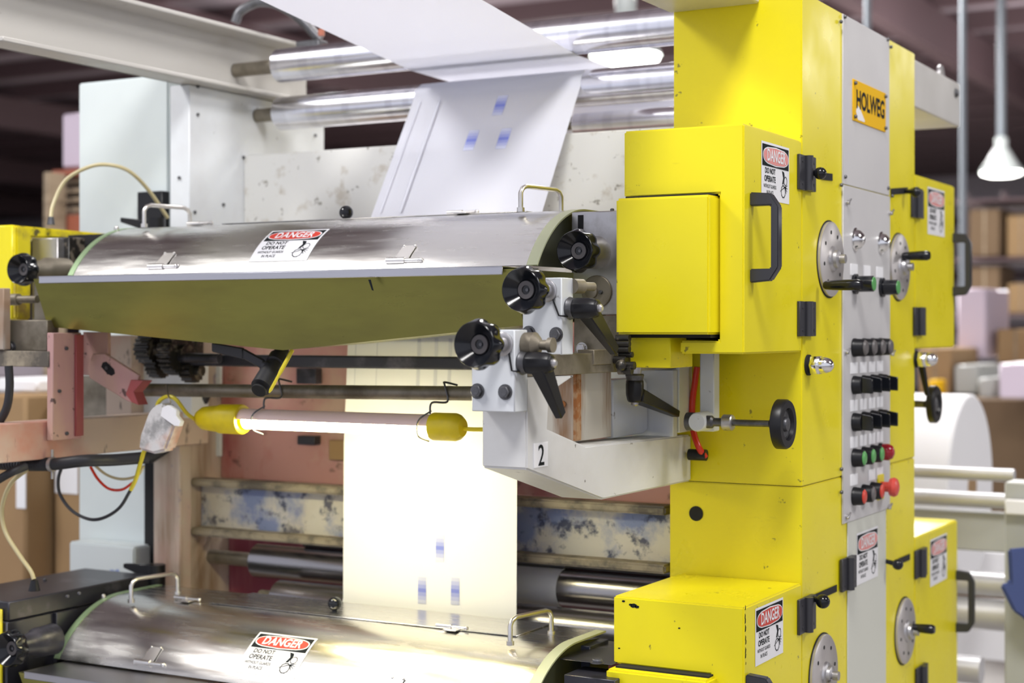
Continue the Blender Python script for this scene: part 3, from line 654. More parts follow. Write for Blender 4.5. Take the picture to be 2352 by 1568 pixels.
g = G(); p = onY(1521, 968, yy0-.001); g.lathe(p, -Y_, [(0, .014), (.006, .014), (.008, .010)], 22); part('bushing', g, 'bolt', up)
up2 = thing('guide_upright', 'pale grey guide upright right of the red hose with pivot boss', 'upright', (-1.12, 2.83, EYE-.2))
yq = 2.80; xq0, xq1 = XatY(1607, yq), XatY(1640, yq)
g = G(); g.box(xq0, xq1, yq, yq+.028, Zat(990, xq0, yq), EYE-.044, .002); part('upright_body', g, 'white', up2)
# handwheel
yh = 2.765; pb = onY(1608, 968, yh); pw = onY(1797, 972, yh); pw.z = pb.z
hw = thing('handwheel', 'black handwheel on a steel spindle in front of the column', 'handwheel', (pb+pw)/2)
g = G(); g.lathe(pb+Y_*.035, -Y_, [(0, .018), (.048, .018), (.052, .016)], 28); part('pivot_boss', g, 'white', hw)
g = G(); g.cyl(pb+X_*.0-X_*.026, pb-X_*.012, .017, n=20); part('end_ring', g, 'bolt', hw)
g = G(); g.lathe(pb+X_*.012, X_, [(0, .012), (.012, .012), (.016, .008), (.036, .008)], 20); g.cyl(pb+X_*.036, pw, .0062, n=16); part('spindle', g, 'bolt', hw)
g = G(); g.lathe(pb+X_*.046, X_, [(0, .013), (.002, .015), (.018, .015), (.020, .013)], 24); part('stop_collar', g, 'steel', hw)
R_ = .0455; g = G(); g.lathe(pw-X_*.012, X_, [(-.012, .008), (0, .012), (.002, R_*.9), (.004, R_), (.020, R_), (.024, R_*.94), (.024, R_*.66), (.018, R_*.6), (.014, R_*.3)], 48, ); wheel = part('wheel_rim', g, 'black_matte', hw)
g = G(); g.lathe(pw+X_*.002, X_, [(0, R_*.58), (.003, R_*.58)], 32); g.lathe(pw+X_*.005, X_, [(0, .014), (.006, .012), (.007, .004)], 24); part('hub_face', g, 'bolt', wheel)
# third lever
cl = thing('lever_clamp', 'black clamp lever with vertical hub under the slide bar', 'lever', onX(1458, 862, XA+.0))
b0 = onX(1458, 858, XA-.005); tipp = onX(1553, 950, XA+.01)
clamp_lever(cl, b0, tipp, -Z_, .052, .0165, .038)
g = G(); g.lathe(b0, Z_, [(0, .012), (.012, .013)], 20); part('spacer', g, 'steel', cl)
# red hose
g = G(); g.tube([onY(1601, 842, 2.86), onY(1596, 880, 2.86), onY(1590, 930, 2.86), onY(1592, 985, 2.85), onY(1604, 1025, 2.84), onY(1620, 1050, 2.85)], .0062, 12); hz_ = solo('air_hose', g, 'red_hose', 'short red air hose hanging beside the yellow column', 'hose')
g = G(); p = onY(1598, 1044, 2.85); g.cyl(p-X_*.014, p+X_*.022, .011, n=16); part('hose_fitting', g, 'black_matte', hz_)
# handwheel behind the column at the right
ph = onX(2134, 928, -1.02)
hw2 = thing('handwheel', 'dark handwheel sticking out behind the column beside the paper roll', 'handwheel', ph)
g = G(); a_ = Vector((1, 0, 0)); g.lathe(ph, a_, [(-.016, .008), (0, .012), (.002, .040), (.004, .046), (.018, .046), (.022, .042), (.022, .028), (.014, .022)], 40); part('wheel_rim', g, 'black_matte', hw2)
g = G(); g.lathe(ph+a_*.012, a_, [(0, .022), (.003, .02), (.008, .01)], 24); g.cyl(ph-a_*.10, ph, .009, n=14); part('spindle', g, 'bolt', hw2)
g = G(); b0_ = onX(2110, 850, -1.0); g.hexa([b0_+Vector((0, -.012, .02)), b0_+Vector((0, .012, .02)), b0_+Vector((.012, .012, .02)), b0_+Vector((.012, -.012, .02))], [q+Vector((.01, .02, -.08)) for q in (b0_+Vector((0, -.006, .02)), b0_+Vector((0, .006, .02)), b0_+Vector((.01, .006, .02)), b0_+Vector((.01, -.006, .02)))]); part('lever', g, 'black_matte', hw2)

# =================================================================== HOODS
HX0, HX1 = -2.459, -1.365; HR = .230; HYc, HZt = 2.670, EYE+.223
HB = math.acos((HR-.110)/HR)
def hood_pt(a, r=HR, x=0):    # a from 0 (top) to HB (front bottom)
    return Vector((x, HYc - r*math.sin(a), HZt-HR + r*math.cos(a)))
def arc_sheet(g, x0, x1, r0, r1, y_back, a1=HB, n=28):
    """closed section: outer arc, inner arc, extruded along X"""
    out = [hood_pt(a1*i/n, r0) for i in range(n, -1, -1)] + [Vector((0, y_back, HZt-HR+r0))]
    inn = [Vector((0, y_back, HZt-HR+r1))] + [hood_pt(a1*i/n, r1) for i in range(n+1)]
    V = []; m = len(out); F = []
    for x in (x0, x1):
        V += [p+X_*x for p in out] + [p+X_*x for p in inn]
    N = 2*m
    for i in range(N): j = (i+1) % N; F.append((i, j, N+j, N+i))
    for i in range(m-1):
        a, b = i, i+1; c, d = N-1-i, N-2-i
        F.append((a, b, d, c)); F.append((N+a, N+b, N+d, N+c))
    g.add(V, F)
hood = thing('roller_guard', 'upper curved stainless steel roller guard with danger sticker', 'guard', ((HX0+HX1)/2, 2.6, EYE+.1))
g = G(); arc_sheet(g, HX0, HX1, HR, HR-.002, 2.795); part('guard_sheet', g, 'hood', hood)
g = G(); arc_sheet(g, HX1+.001, HX1+.023, HR+.0012, HR-.002, 2.79); part('end_rim', g, 'rim', hood, 'pale end rim of the guard')
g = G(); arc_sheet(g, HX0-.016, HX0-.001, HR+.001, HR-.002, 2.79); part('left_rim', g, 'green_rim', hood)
def end_plate(x, mt, t=.003):
    g = G(); n = 20; P = [hood_pt(HB*i/n, HR-.003, x) for i in range(n, -1, -1)] + [Vector((x, 2.78, HZt-.012)), Vector((x, 2.78, hood_pt(HB).z))]
    g.prism(P, (t, 0, 0), 0); return g
part('end_plate', end_plate(HX1+.012, 'endcap'), 'endcap', hood); part('end_plate', end_plate(HX0+.01, 'endcap'), 'endcap', hood)
g = G(); g.box(HX0+.25, HX1-.10, 2.655, 2.80, HZt+.0005, HZt+.0022, .0006); part('overlap_sheet', g, 'hood', hood)
def wire_handle(x, w, h, y=2.645, dy=0.0):
    g = G(); z = HZt+.0; r = .0048; c = .014
    pts = [(x, y, z-.004), (x, y, z+h-c), (x+c*.3, y+dy*.1, z+h-c*.3), (x+c, y+dy*.25, z+h), (x+w-c, y+dy*.75, z+h), (x+w-c*.3, y+dy*.9, z+h-c*.3), (x+w, y+dy, z+h-c), (x+w, y+dy, z-.004)]
    g.tube(pts, r, 12, smooth=False)
    for q in (pts[0], pts[-1]): g.cyl((q[0], q[1], z-.003), (q[0], q[1], z+.004), r*1.5, n=14)
    part('wire_handle', g, 'wire', hood)
wire_handle(XatY(331, 2.645), .0, .0) if False else None
def wh(u0, v0, yv, dyv, h):
    x = XatY(u0, yv); g = G(); r = .0046; c = .013; z = HZt
    A = Vector((x, yv, z)); B = Vector((x+.02, yv+dyv, z)); d = B-A
    pts = [A-Z_*.004, A+Z_*(h-c), A+Z_*(h-c*.3)+d*.05, A+Z_*h+d*.14, A+Z_*h+d*.86, A+Z_*(h-c*.3)+d*.95, B+Z_*(h-c), B-Z_*.004]
    g.tube(pts, r, 12, smooth=False)
    for q in (A, B): g.cyl(q-Z_*.004, q+Z_*.004, r*1.6, n=14)
    part('wire_handle', g, 'wire', hood)
wh(331, 522, 2.600, .125, .045); wh(1196, 488, 2.600, .125, .045)
def latch(u, y0, front=True, s=1.0):
    x = XatY(u, y0)
    if front:
        a = HB*.93; p = hood_pt(a, HR+.001, x); q = hood_pt(HB*.78, HR+.001, x)
        g = G(); g.cyl(p+Vector((-.034, 0, 0)), p+Vector((.006, 0, 0)), .0068, n=12); g.cyl(p+Vector((.006, 0, 0)), p+Vector((.038, 0, 0)), .0045, n=12); g.sphere(p+Vector((.040, 0, 0)), .0055, X_, 10, 6)
        g.prism([p+Vector((-.02, -.002, 0)), p+Vector((.012, -.002, 0)), q+Vector((.016, 0, .001)), q+Vector((-.012, 0, .001))], (0, -.001, .001), 0)
        g.sphere(q+Vector((-.010, -.001, .001)), .003, n=8, m=5); g.sphere(q+Vector((.014, -.001, .001)), .003, n=8, m=5)
    else:
        p = Vector((x, y0, HZt+.005)); g = G(); g.cyl(p+Vector((-.03, 0, 0)), p+Vector((.004, 0, 0)), .0045, n=12); g.cyl(p+Vector((.004, 0, 0)), p+Vector((.036, 0, 0)), .003, n=12); g.sphere(p+Vector((.037, 0, 0)), .0045, X_, 10, 6)
        g.box(x-.004, x+.026, y0-.022, y0+.002, HZt+.001, HZt+.003, .0004)
    part('latch', g, 'wire', hood)
latch(372, hood_pt(HB*.93).y); latch(925, hood_pt(HB*.93).y); latch(455, 2.66, False); latch(1058, 2.66, False)
p = Vector((XatY(795, 2.70), 2.70, HZt)); g = G(); g.cyl(p, p+Z_*.008, .006, n=12); g.sphere(p+Z_*.018, .0145, n=20, m=12); part('ball_knob', g, 'black', hood)
for u in (268,): p = Vector((XatY(u, 2.62), 2.62, HZt-.005)); g = G(); g.cyl(p, p+Z_*.003, .006, n=10); g.sphere(p+Z_*.004, .005, n=10, m=6); part('rivet', g, 'wire', hood)
# sticker bent round the guard
sx = XatY(668, 2.53); a_mid = .70
def bend(co):
    a = a_mid - co.y*1.08/HR; return hood_pt(a, HR+.0008+co.z*.6, sx+co.x*1.08) - ROOT[hood]
stm = sticker_mesh(bend=bend); so = bpy.data.objects.new('danger_sticker', stm); C.objects.link(so); so.parent = hood; ROOT[so] = ROOT[hood]
hood2 = copy_tree(hood, (0, -.04, -.804), 'lower curved stainless steel roller guard catching the yellow lamp light')

# =================================================================== INK TRAYS
TY, TZ = 2.372, EYE+.107
tx0, tx1, txm = XatY(92, TY), XatY(1156, TY), XatY(650, 2.42)
tray = thing('drip_tray', 'olive steel drip tray with bright front lip under the upper guard', 'tray', (txm, 2.5, EYE-.04))
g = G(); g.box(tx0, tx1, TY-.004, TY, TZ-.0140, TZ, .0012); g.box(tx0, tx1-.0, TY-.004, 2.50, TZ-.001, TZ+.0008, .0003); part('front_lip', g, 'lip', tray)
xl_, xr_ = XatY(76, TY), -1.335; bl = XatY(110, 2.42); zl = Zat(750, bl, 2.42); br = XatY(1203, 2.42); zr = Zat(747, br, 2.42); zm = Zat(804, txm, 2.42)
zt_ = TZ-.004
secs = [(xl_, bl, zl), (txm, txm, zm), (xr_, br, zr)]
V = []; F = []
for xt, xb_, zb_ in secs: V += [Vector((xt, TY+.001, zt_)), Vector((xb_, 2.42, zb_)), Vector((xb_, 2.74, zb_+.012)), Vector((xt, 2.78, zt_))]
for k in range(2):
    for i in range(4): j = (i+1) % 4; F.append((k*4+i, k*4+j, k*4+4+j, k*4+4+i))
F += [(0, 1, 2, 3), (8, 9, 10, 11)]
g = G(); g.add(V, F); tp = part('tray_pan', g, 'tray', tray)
c0 = onY(851, 642, TY-.003); 
g = G(); c1 = c0+Vector((.004, 0, -.016)); g.prism([c0+Vector((-.003, -.002, .0)), c0+Vector((.002, -.002, .0)), c1+Vector((.003, -.0, -.004)), c1+Vector((-.0005, 0, -.003))], (0, -.001, 0), 0); part('scratch_mark', g, 'stk_black', tray)
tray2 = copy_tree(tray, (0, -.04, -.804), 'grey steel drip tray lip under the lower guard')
# drain valve
vp = onY(630, 815, 2.50)
va = thing('drain_valve', 'black drain valve with lever handle hanging under the olive tray', 'valve', vp)
ax = Vector((-.35, -.55, -.62)).normalized()
tail = onY(597, 893, 2.42); head = onY(645, 812, 2.50)
g = G(); d = tail-head; g.lathe(head-d*.1, d, [(0, .014), (.02, .016), (.022, .019), (.040, .019), (.042, .015), (.060, .015), (.062, .0195), (d.length*1.05, .0205)], 20); g2 = G(); part('valve_body', g, 'rubber', va)
g = G(); g.lathe(tail+d*.02, d, [(0, .0150), (.004, .0148)], 20); part('mouth', g, 'dark', va)
h0 = onY(607, 838, 2.46); h1 = onY(560, 812, 2.46); h2 = onY(488, 797, 2.46)
g = G(); g.cyl(onY(618, 850, 2.455), onY(607, 838, 2.455), .012, n=12)
for a, b, w0, w1 in ((h0, h1, .010, .010), (h1, h2, .011, .009)):
    g.hexa([a+Vector((0, -.004, w0)), a+Vector((0, .004, w0)), a+Vector((0, .004, -w0)), a+Vector((0, -.004, -w0))], [b+Vector((0, -.004, w1)), b+Vector((0, .004, w1)), b+Vector((0, .004, -w1)), b+Vector((0, -.004, -w1))], .002)
part('valve_lever', g, 'rubber', va)
g = G(); g.tube([onY(672, 803, 2.44), onY(640, 862, 2.42), onY(618, 902, 2.41)], [.004, .003, .001], 8); part('yellow_tie', g, 'cord_yel', va)

# =================================================================== BEAMS, CABINET, SIDE FRAME, CROSS PLATES
XS = -2.50
YS0, YS1 = YatX(435, XS), YatX(745, XS)
sf = thing('press_stand', 'white painted drive side stand plate with bolt holes', 'frame', (XS-.03, 3.1, 0))
ztop = Zat(182, XS, YS0)+.012
g = G(); g.box(XS-.06, XS, YS0, YS1, EYE+.03, EYE+.576, .002); part('upper_plate', g, 'white', sf)
g = G(); g.box(XS-.06, XS, YS0, YS1, .0, EYE+.029, .002); part('lower_plate', g, 'beige_dirty', sf, 'ink stained lower plate')
for u, v in ((453, 199), (453, 263), (413, 190), (446, 485), (512, 470), (558, 361), (723, 311), (480, 660)):
    pass
for u, v in ((453, 199), (453, 263), (446, 487), (512, 470), (558, 361), (723, 311)):
    bolt_on(sf, onX(u, v, XS), X_, SBOLT)
for v in (190, 408): bolt_on(sf, onY(413, v, YS0), -Y_, SBOLT)
cabx0, cabx1 = XatY(180, 2.93), XatY(388, 2.93)
cb = thing('side_cabinet', 'tall pale grey cabinet standing left of the side frame', 'cabinet', ((cabx0+cabx1)/2, 3.1, 0))
zct = Zat(170, cabx1, 2.93)
g = G(); g.box(cabx0, cabx1-.003, 2.93, 3.35, .0, zct, .004, 2); part('cabinet_body', g, 'white_clean', cb)
a_ = onY(333, 443, 2.928); b_ = onY(390, 500, 2.928); g = G(); g.box(a_.x, b_.x, 2.90, 2.928, b_.z-.03, a_.z, .002); part('cable_gland', g, 'black_matte', cb)
a_ = onY(335, 1050, 2.92); b_ = onY(378, 1340, 2.92); g = G(); g.box(a_.x, b_.x, 2.915, 2.929, b_.z, a_.z, 0); part('dark_gap', g, 'dark', cb)  # black strip on the cabinet front, painted shade of a gap
a_ = onY(158, 1243, 2.86); b_ = onY(308, 1350, 2.86); g = G(); g.box(a_.x, b_.x, 2.86, 2.929, b_.z-.1, a_.z, .004, 2); part('plinth_block', g, 'blue_spot', cb) if False else None
M['blue_spot'] = stain(mat('blue_spotted_white', (0.62, 0.67, 0.68), .45), [((.12, .2, .5), 14, .66, .72, U1, .9, 3)])
g = G(); g.box(a_.x, b_.x, 2.86, 2.929, b_.z-.1, a_.z, .004, 2); part('plinth_block', g, 'blue_spot', cb)
# roof beam, left (channel section along Y)
XB1 = -2.452; zbb = EYE+.577
bm_ = thing('frame_beam', 'long cream steel channel beam across the upper left corner', 'beam', (XB1, 2.6, zbb))
yend = YatX(752, XB1)
y_s = YatX(7, XB1)
hB = .150
g = G(); g.box(XB1-.075, XB1-.068, y_s, yend, zbb, zbb+hB, 0); part('web', g, 'beam', bm_)
g = G(); g.box(XB1-.075, XB1, y_s, yend, zbb, zbb+.010, .002); part('lower_flange', g, 'beam', bm_)
g = G(); g.box(XB1-.075, XB1, y_s, yend, zbb+hB-.010, zbb+hB, .002); part('upper_flange', g, 'beam', bm_)
pf = onF(3, 250, 2.9)
g = G(); g.box(pf.x-.05, pf.x-.002, pf.y-.01, pf.y-.005, 1.80, 2.9, .001); solo('corner_post', g, 'lab_white', 'thin pale vertical post at the left edge beside the beam', 'post')
# front beam over the column
xb0 = -1.266
g = G(); g.box(xb0, -1.08, 1.7, 2.880, EYE+.622, EYE+.74, .003); solo('frame_beam', g, 'beam', 'grey beam resting in front of the top of the yellow column', 'beam')
# rear beam
yr1 = YatX(2205, -1.0); rb = thing('frame_beam', 'cream beam with lifting eye behind the yellow column', 'beam', (-1.08, 3.9, EYE+.516))
g = G(); g.box(-1.16, -1.0, YB+.002, yr1, EYE+.517, EYE+.628, .003); part('beam_body', g, 'beam', rb)
p = Vector((-1.05, YatX(2160, -1.05), EYE+.628)); g = G()
g.tube([p+Vector((0, -.016, 0)), p+Vector((0, -.02, .025)), p+Vector((0, -.008, .045)), p+Vector((0, .008, .045)), p+Vector((0, .02, .025)), p+Vector((0, .016, 0))], .006, 10); part('lifting_eye', g, 'steel', rb)
p = onX(2195, 214, -1.0); bolt_on(rb, p, X_, BOLT)
# cross plates
XR = XL-.002
def cross(name, label, Y, zb, zt, mt, x0=XS+.001, x1=XR, t=.02, cat='plate', b=.002):
    g = G(); g.box(x0, x1, Y, Y+t, zb, zt, b); return solo(name, g, mt, label, cat)
cross('cross_plate', 'speckled cream cross plate spanning behind the upper guard', 3.088, EYE+.03, EYE+.427, 'cream')
cross('back_panel', 'red and pink ink stained back panel behind the work lamp', 3.0, EYE-.36, EYE+.028, 'red_stain')
cross('lower_panel', 'crimson stained back panel above the lower rollers', 3.03, .75, EYE-.478, 'dark_red')
ch = thing('cross_channel', 'blue ink spattered white channel spanning between the frames', 'channel', (-1.9, 2.92, EYE-.472))
g = G(); g.box(XS+.001, XR-.02, 2.93, 2.94, EYE-.470, EYE-.364, 0); part('channel_web', g, 'blue_stain', ch)
for z in (EYE-.370, EYE-.486): g = G(); g.box(XS+.001, XR-.02, 2.89, 2.94, z, z+.018, .004, 2); part('flange', g, 'edge_grime', ch)
# lower white post at the left (frame leg) 
a_ = onY(378, 1040, 2.87); b_ = onY(440, 1330, 2.87)
g = G(); g.box(a_.x, b_.x, 2.83, 2.87, b_.z-.05, EYE-.26, .003); solo('frame_leg', g, 'beige_dirty', 'stained cream frame leg between dark gap and back panel', 'post')
g = G()
for u0, v0, u1, v1, mt in ((405, 775, 470, 850, 0),): pass

# =================================================================== ROLLERS
def roller(label, Y, z, r, x0, x1, shaft, mt='roller', group=None, name='idler_roller'):
    t = thing(name, label, 'roller', ((x0+x1)/2, Y, z), group or 'rollers lying across the press')
    g = G(); g.lathe((x0, Y, z), X_, [(0, r-.006), (.004, r), (x1-x0-.004, r), (x1-x0, r-.006)], 48); part('roller_body', g, mt, t)
    g = G(); g.cyl((shaft, Y, z), (x0+.002, Y, z), r*.42, n=20); part('shaft', g, 'steel_dirty', t)
    g = G(); g.cyl((x1-.002, Y, z), (XL-.003, Y, z), r*.42, n=20); part('shaft', g, 'steel_dirty', t)
    return t
def z_of(u, v, Y): return Zat(v, XatY(u, Y), Y)
roller('highest polished idler roller crossing behind the paper web', 3.08, EYE+.637, .0405, XatY(640, 3.08), XL-.02, XB1-.066)
roller('second polished idler roller the paper web hangs from', 3.139, EYE+.531, .0405, XatY(642, 3.139), XL-.02, XS+.002)
roller('thin polished idler roller behind the cross plate', 3.32, EYE+.478, .026, XatY(1320, 3.32), XL-.02, XatY(1320, 3.32)-.04)
roller('dark roller low behind the lower guard with paper on it', 2.99, EYE-.535, .040, XatY(590, 2.99), XL-.02, XS+.002, 'steelroll')if False else None
M['bgroll'] = mat('grey_bench_roller', (0.60, 0.60, 0.62), .4, .5)
M['steelroll'] = mat('grey_steel_roll', (0.34, 0.33, 0.34), .25, .95)
r5 = roller('dark grey roller low behind the lower guard with paper on it', 2.965, EYE-.545, .040, XatY(590, 2.965), XL-.02, XS+.002, 'steelroll')
roller('light grey tube roller just under the blue spattered channel', 2.97, EYE-.482-.005, .018, XatY(700, 2.97), XL-.02, XS+.002, 'steelroll')
roller('lowest bright roller showing a thin yellow reflection', 2.885, EYE-.615, .045, XatY(640, 2.885), XL-.02, XatY(640, 2.885)-.05, 'steelroll')
g = G(); g.lathe((XatY(1120, 2.965), 2.965, EYE-.545), X_, [(0, .0412), (XatY(1296, 2.98)-XatY(1120, 2.98), .0412)], 48); solo('paper_wrap', g, 'paper', 'white paper wrapped round the dark lower roller', 'paper')
# bars and rod under the tray
g = G(); za_, zb_ = z_of(310, 895, 2.59), z_of(1080, 903, 2.59)
rod = solo('cross_rod', G().cyl((XatY(303, 2.59), 2.59, za_), (XatY(1100, 2.59), 2.59, zb_), .0138, n=20), 'rodm' if False else 'steel_dirty', 'dirty steel rod carrying the work lamp', 'rod')
zc_ = z_of(900, 829, 2.72)
solo('drive_bar', G().box(XatY(330, 2.72), XatY(1215, 2.72), 2.72, 2.745, zc_-.016, zc_+.010, .003), 'ink_dark', 'black greasy bar under the olive tray', 'bar')
gg = thing('greasy_gears', 'cluster of black greasy gear wheels under the left of the tray', 'gears', onY(370, 820, 2.72))
def gear(u, v, Y, r, L=.03, t=18):
    p = onY(u, v, Y); g = G(); n = t*4; V = []; F = []
    for x in (0, L):
        for i in range(n): a = 2*PI*i/n; q = r*(1.0 if i % 4 < 2 else .87); V.append(p+Vector((x, math.cos(a)*q, math.sin(a)*q)))
    F = [(i, (i+1) % n, n+(i+1) % n, n+i) for i in range(n)] + [tuple(range(n)), tuple(range(n, 2*n))]
    g.add(V, F); g.cyl(p+X_*L, p+X_*(L+.015), r*.45, n=16); part('gear_wheel', g, 'grease', gg)
gear(330, 800, 2.70, .035, .04); gear(392, 812, 2.72, .048, .035, 24); gear(352, 838, 2.72, .030, .03); gear(428, 850, 2.74, .028, .03, 14)
blk_a = onY(300, 770, 2.80); blk_b = onY(450, 845, 2.80); g = G(); g.box(blk_a.x, blk_b.x, 2.80, 2.83, blk_b.z, blk_a.z, .004); part('gear_case', g, 'grease', gg)
g = G(); pr0 = onY(432, 822, 2.71); g.cyl(pr0-X_*.02, pr0+X_*.09, .011, n=14); part('gear_shaft', g, 'ink_dark', gg)

# =================================================================== PAPER WEBS
WX0, WX1 = -2.003, -1.574
def sheet(name, label, pts, mt='paper', group=None, x0=WX0, x1=WX1, nx=10, t=.0004, bow=None):
    """pts: (Y,z) path of the web, extruded across X"""
    V = []; F = []
    for i, (y, z) in enumerate(pts):
        for k in range(nx+1):
            x = x0+(x1-x0)*k/nx; dy = bow(k/nx, i/(len(pts)-1)) if bow else 0; V.append(Vector((x, y+dy, z)))
    for i in range(len(pts)-1):
        for k in range(nx): a = i*(nx+1)+k; F.append((a, a+1, a+nx+2, a+nx+1))
    g = G(); g.add(V, F); me_f = [f for f in g.bm.faces]
    bmesh.ops.solidify(g.bm, geom=me_f, thickness=t)
    return solo(name, g, mt, label, 'paper web', group, angle=60)
R1y, R1z, R2y, R2z, rr_ = 3.08, EYE+.637, 3.139, EYE+.531, .0412
pA = [(1.9, EYE+.700), (2.5, EYE+.662)] + [(R1y-.02+.02*i/4, R1z-rr_+.002*(4-i)/4) for i in range(5)] + [(3.3, EYE+.592), (3.9, EYE+.585)]
webA = sheet('paper_web', 'white paper web running overhead towards the camera', pA)
arc = [(R2y - rr_*math.sin(t), R2z + rr_*math.cos(t)) for t in [PI*.5*i/8 for i in range(9)]]
pB = [(3.8, R2z+rr_+.004)] + arc + [(2.925, EYE+.25), (2.90, EYE+.19)]
def bw(s, t): return -.012*math.exp(-((s-.08)/.10)**2)*(t > .5)
webB = sheet('paper_web', 'white paper web with blue printed squares hanging behind the upper guard', pB, nx=24, bow=bw)
pC = [(2.90, EYE+.10), (2.83, EYE-.02), (2.815, EYE-.25), (2.812, EYE-.58), (2.80, EYE-.62)]
webC = sheet('paper_web', 'brightly lit paper web with blue marks hanging behind the work lamp', pC, 'paper_lit')
webD = sheet('paper_web', 'strip of white paper web seen behind the hanging printed web', [(3.36, EYE+.30), (3.35, EYE+.49), (3.8, EYE+.52)], x0=-1.85, x1=-1.50)
# prints on webs
M['print_lt'] = mat('pale_blue_print', (0.60, 0.64, 0.88), .6); M['print_grey'] = mat('pale_grey_print', (0.66, 0.67, 0.74), .6)
def web_pt(x, t):    # along hanging part of web B
    a = arc[-1]; b = (2.925, EYE+.25); return Vector((x, a[0]+(b[0]-a[0])*t-.0009, a[1]+(b[1]-a[1])*t))
def print_rect(parent, fx0, fx1, t0, t1, mt, fn, name='printed_square'):
    g = G(); n = 3
    V = [fn(WX0+(WX1-WX0)*f, t) for f, t in ((fx0, t0), (fx1, t0), (fx1, t1), (fx0, t1))]
    g.add(V, [(0, 1, 2, 3)]); bmesh.ops.solidify(g.bm, geom=list(g.bm.faces), thickness=.0002); part(name, g, mt, parent)
for k_ in range(4): M['ink%d' % k_] = mat('blue_print', tuple(a_+(b_-a_)*(1-(k_+.6)/4.6) for a_, b_ in zip((0.82, 0.84, 0.93), (0.13, 0.18, 0.70))), .6)
def grad_print(parent, f, t, hw_, hh_, fn):
    g = G(); n = 7
    for k in range(n):
        g.mi = abs(k-3); a = t-hh_+2*hh_*k/n; b = t-hh_+2*hh_*(k+1)/n
        q = [fn(WX0+(WX1-WX0)*f_, t_) for f_, t_ in ((f-hw_, a), (f+hw_, a), (f+hw_, b), (f-hw_, b))]
        g.add(q, [(0, 1, 2, 3)])
    part('printed_square', g, ['ink0', 'ink1', 'ink2', 'ink3'], parent)
def find_web(u, v, Ya, Yb, za, zb):
    # intersect pixel ray with the plane through (Ya,za)-(Yb,zb)
    o = Vector((0, 0, EYE)); R = _r(u); d = Vector((CT*R-ST, ST*R+CT, (V0-v)/FPX))
    n = Vector((0, zb-za, -(Yb-Ya))); k = (Vector((0, Ya, za))-o).dot(n)/d.dot(n); p = o+d*k; return (p.x-WX0)/(WX1-WX0), (p.z-za)/(zb-za)
for (u, v, su, sv) in ((1149, 242, 12, 22), (1083, 322, 12, 22), (1157, 318, 12, 22)):
    f, t = find_web(u, v, arc[-1][0], 2.925, arc[-1][1], EYE+.25)
    grad_print(webB, f, t, .031, .085, web_pt)
for f in (.055, .17): print_rect(webB, f, f+.012, .03, .98, 'print_grey', lambda x, t_: web_pt(x, t_)+Vector((0, -.0125, 0)) if x < WX0+.09*(WX1-WX0) else web_pt(x, t_)+Vector((0, -.008, 0)), 'printed_line')
def webc_pt(x, t): a, b = (2.815, EYE-.25), (2.812, EYE-.58); return Vector((x, a[0]+(b[0]-a[0])*t-.0012, a[1]+(b[1]-a[1])*t))
for (u, v) in ((1011, 1258), (970, 1355), (1046, 1357)):
    f, t = find_web(u, v, 2.815, 2.812, EYE-.25, EYE-.58)
    grad_print(webC, f, t, .024, .085, webc_pt)
for f in (.05, .18, .42, .52, .60): print_rect(webC, f, f+(.004 if f < .4 else .02), -.72, -.34, 'print_grey', lambda x, t_: Vector((x, 2.83-(t_+.72)/.55*.012-.0012, EYE-.02-(t_+.72)/.38*.13)), 'printed_line')

# =================================================================== WORK LAMP
LY, LZ = 2.55, z_of(1000, 979, 2.55)
lx = lambda u: XatY(u, LY)
lamp = thing('work_lamp', 'glowing tubular work lamp with yellow rubber ends', 'lamp', (lx(780), LY, LZ-.025))
lr = .0225
def half_shell(x0, x1, r, a0, a1, t=.0015, n=20):
    g = G(); V = []; F = []
    for x in (x0, x1):
        for rr2 in (r, r-t):
            for i in range(n+1): a = a0+(a1-a0)*i/n; V.append(Vector((x, LY+rr2*math.cos(a), LZ+rr2*math.sin(a))))
    m = n+1
    for i in range(n):
        F.append((i, i+1, 2*m+i+1, 2*m+i)); F.append((m+i, m+i+1, 3*m+i+1, 3*m+i)); F.append((i, i+1, m+i+1, m+i)); F.append((2*m+i, 2*m+i+1, 3*m+i+1, 3*m+i))
    for i in (0, n): F.append((i, m+i, 3*m+i, 2*m+i))
    g.add(V, F); return g
part('reflector', half_shell(lx(548), lx(1002), lr, math.radians(-2), math.radians(176)), 'lamp_pink', lamp, 'pinkish upper half of the lamp tube')
g = G(); g.cyl((lx(566), LY, LZ), (lx(998), LY, LZ), lr-.004, n=28); part('light_tube', g, 'tube', lamp, 'glowing white tube')
g = G(); g.lathe((lx(452), LY, LZ), X_, [(0, .006), (.006, .016), (.02, .024), (.05, .027), (.062, .027), (.064, .030), (.118, .031), (.122, .029), (.122, .021)], 28, cap1=False); part('socket_end', g, 'lamp_yel', lamp, 'yellow rubber socket end')
g = G(); x0c = lx(995); g.lathe((x0c, LY, LZ), X_, [(0, .022), (.0, .0255), (.003, .0265), (.05, .0265), (.058, .024), (.066, .017), (.068, .006)], 28); g.tube([(x0c+.066, LY, LZ-.002), (x0c+.09, LY, LZ-.003), (x0c+.14, LY+.02, LZ-.002)], .004, 8); part('cap_end', g, 'lamp_yel', lamp, 'yellow rubber end cap')
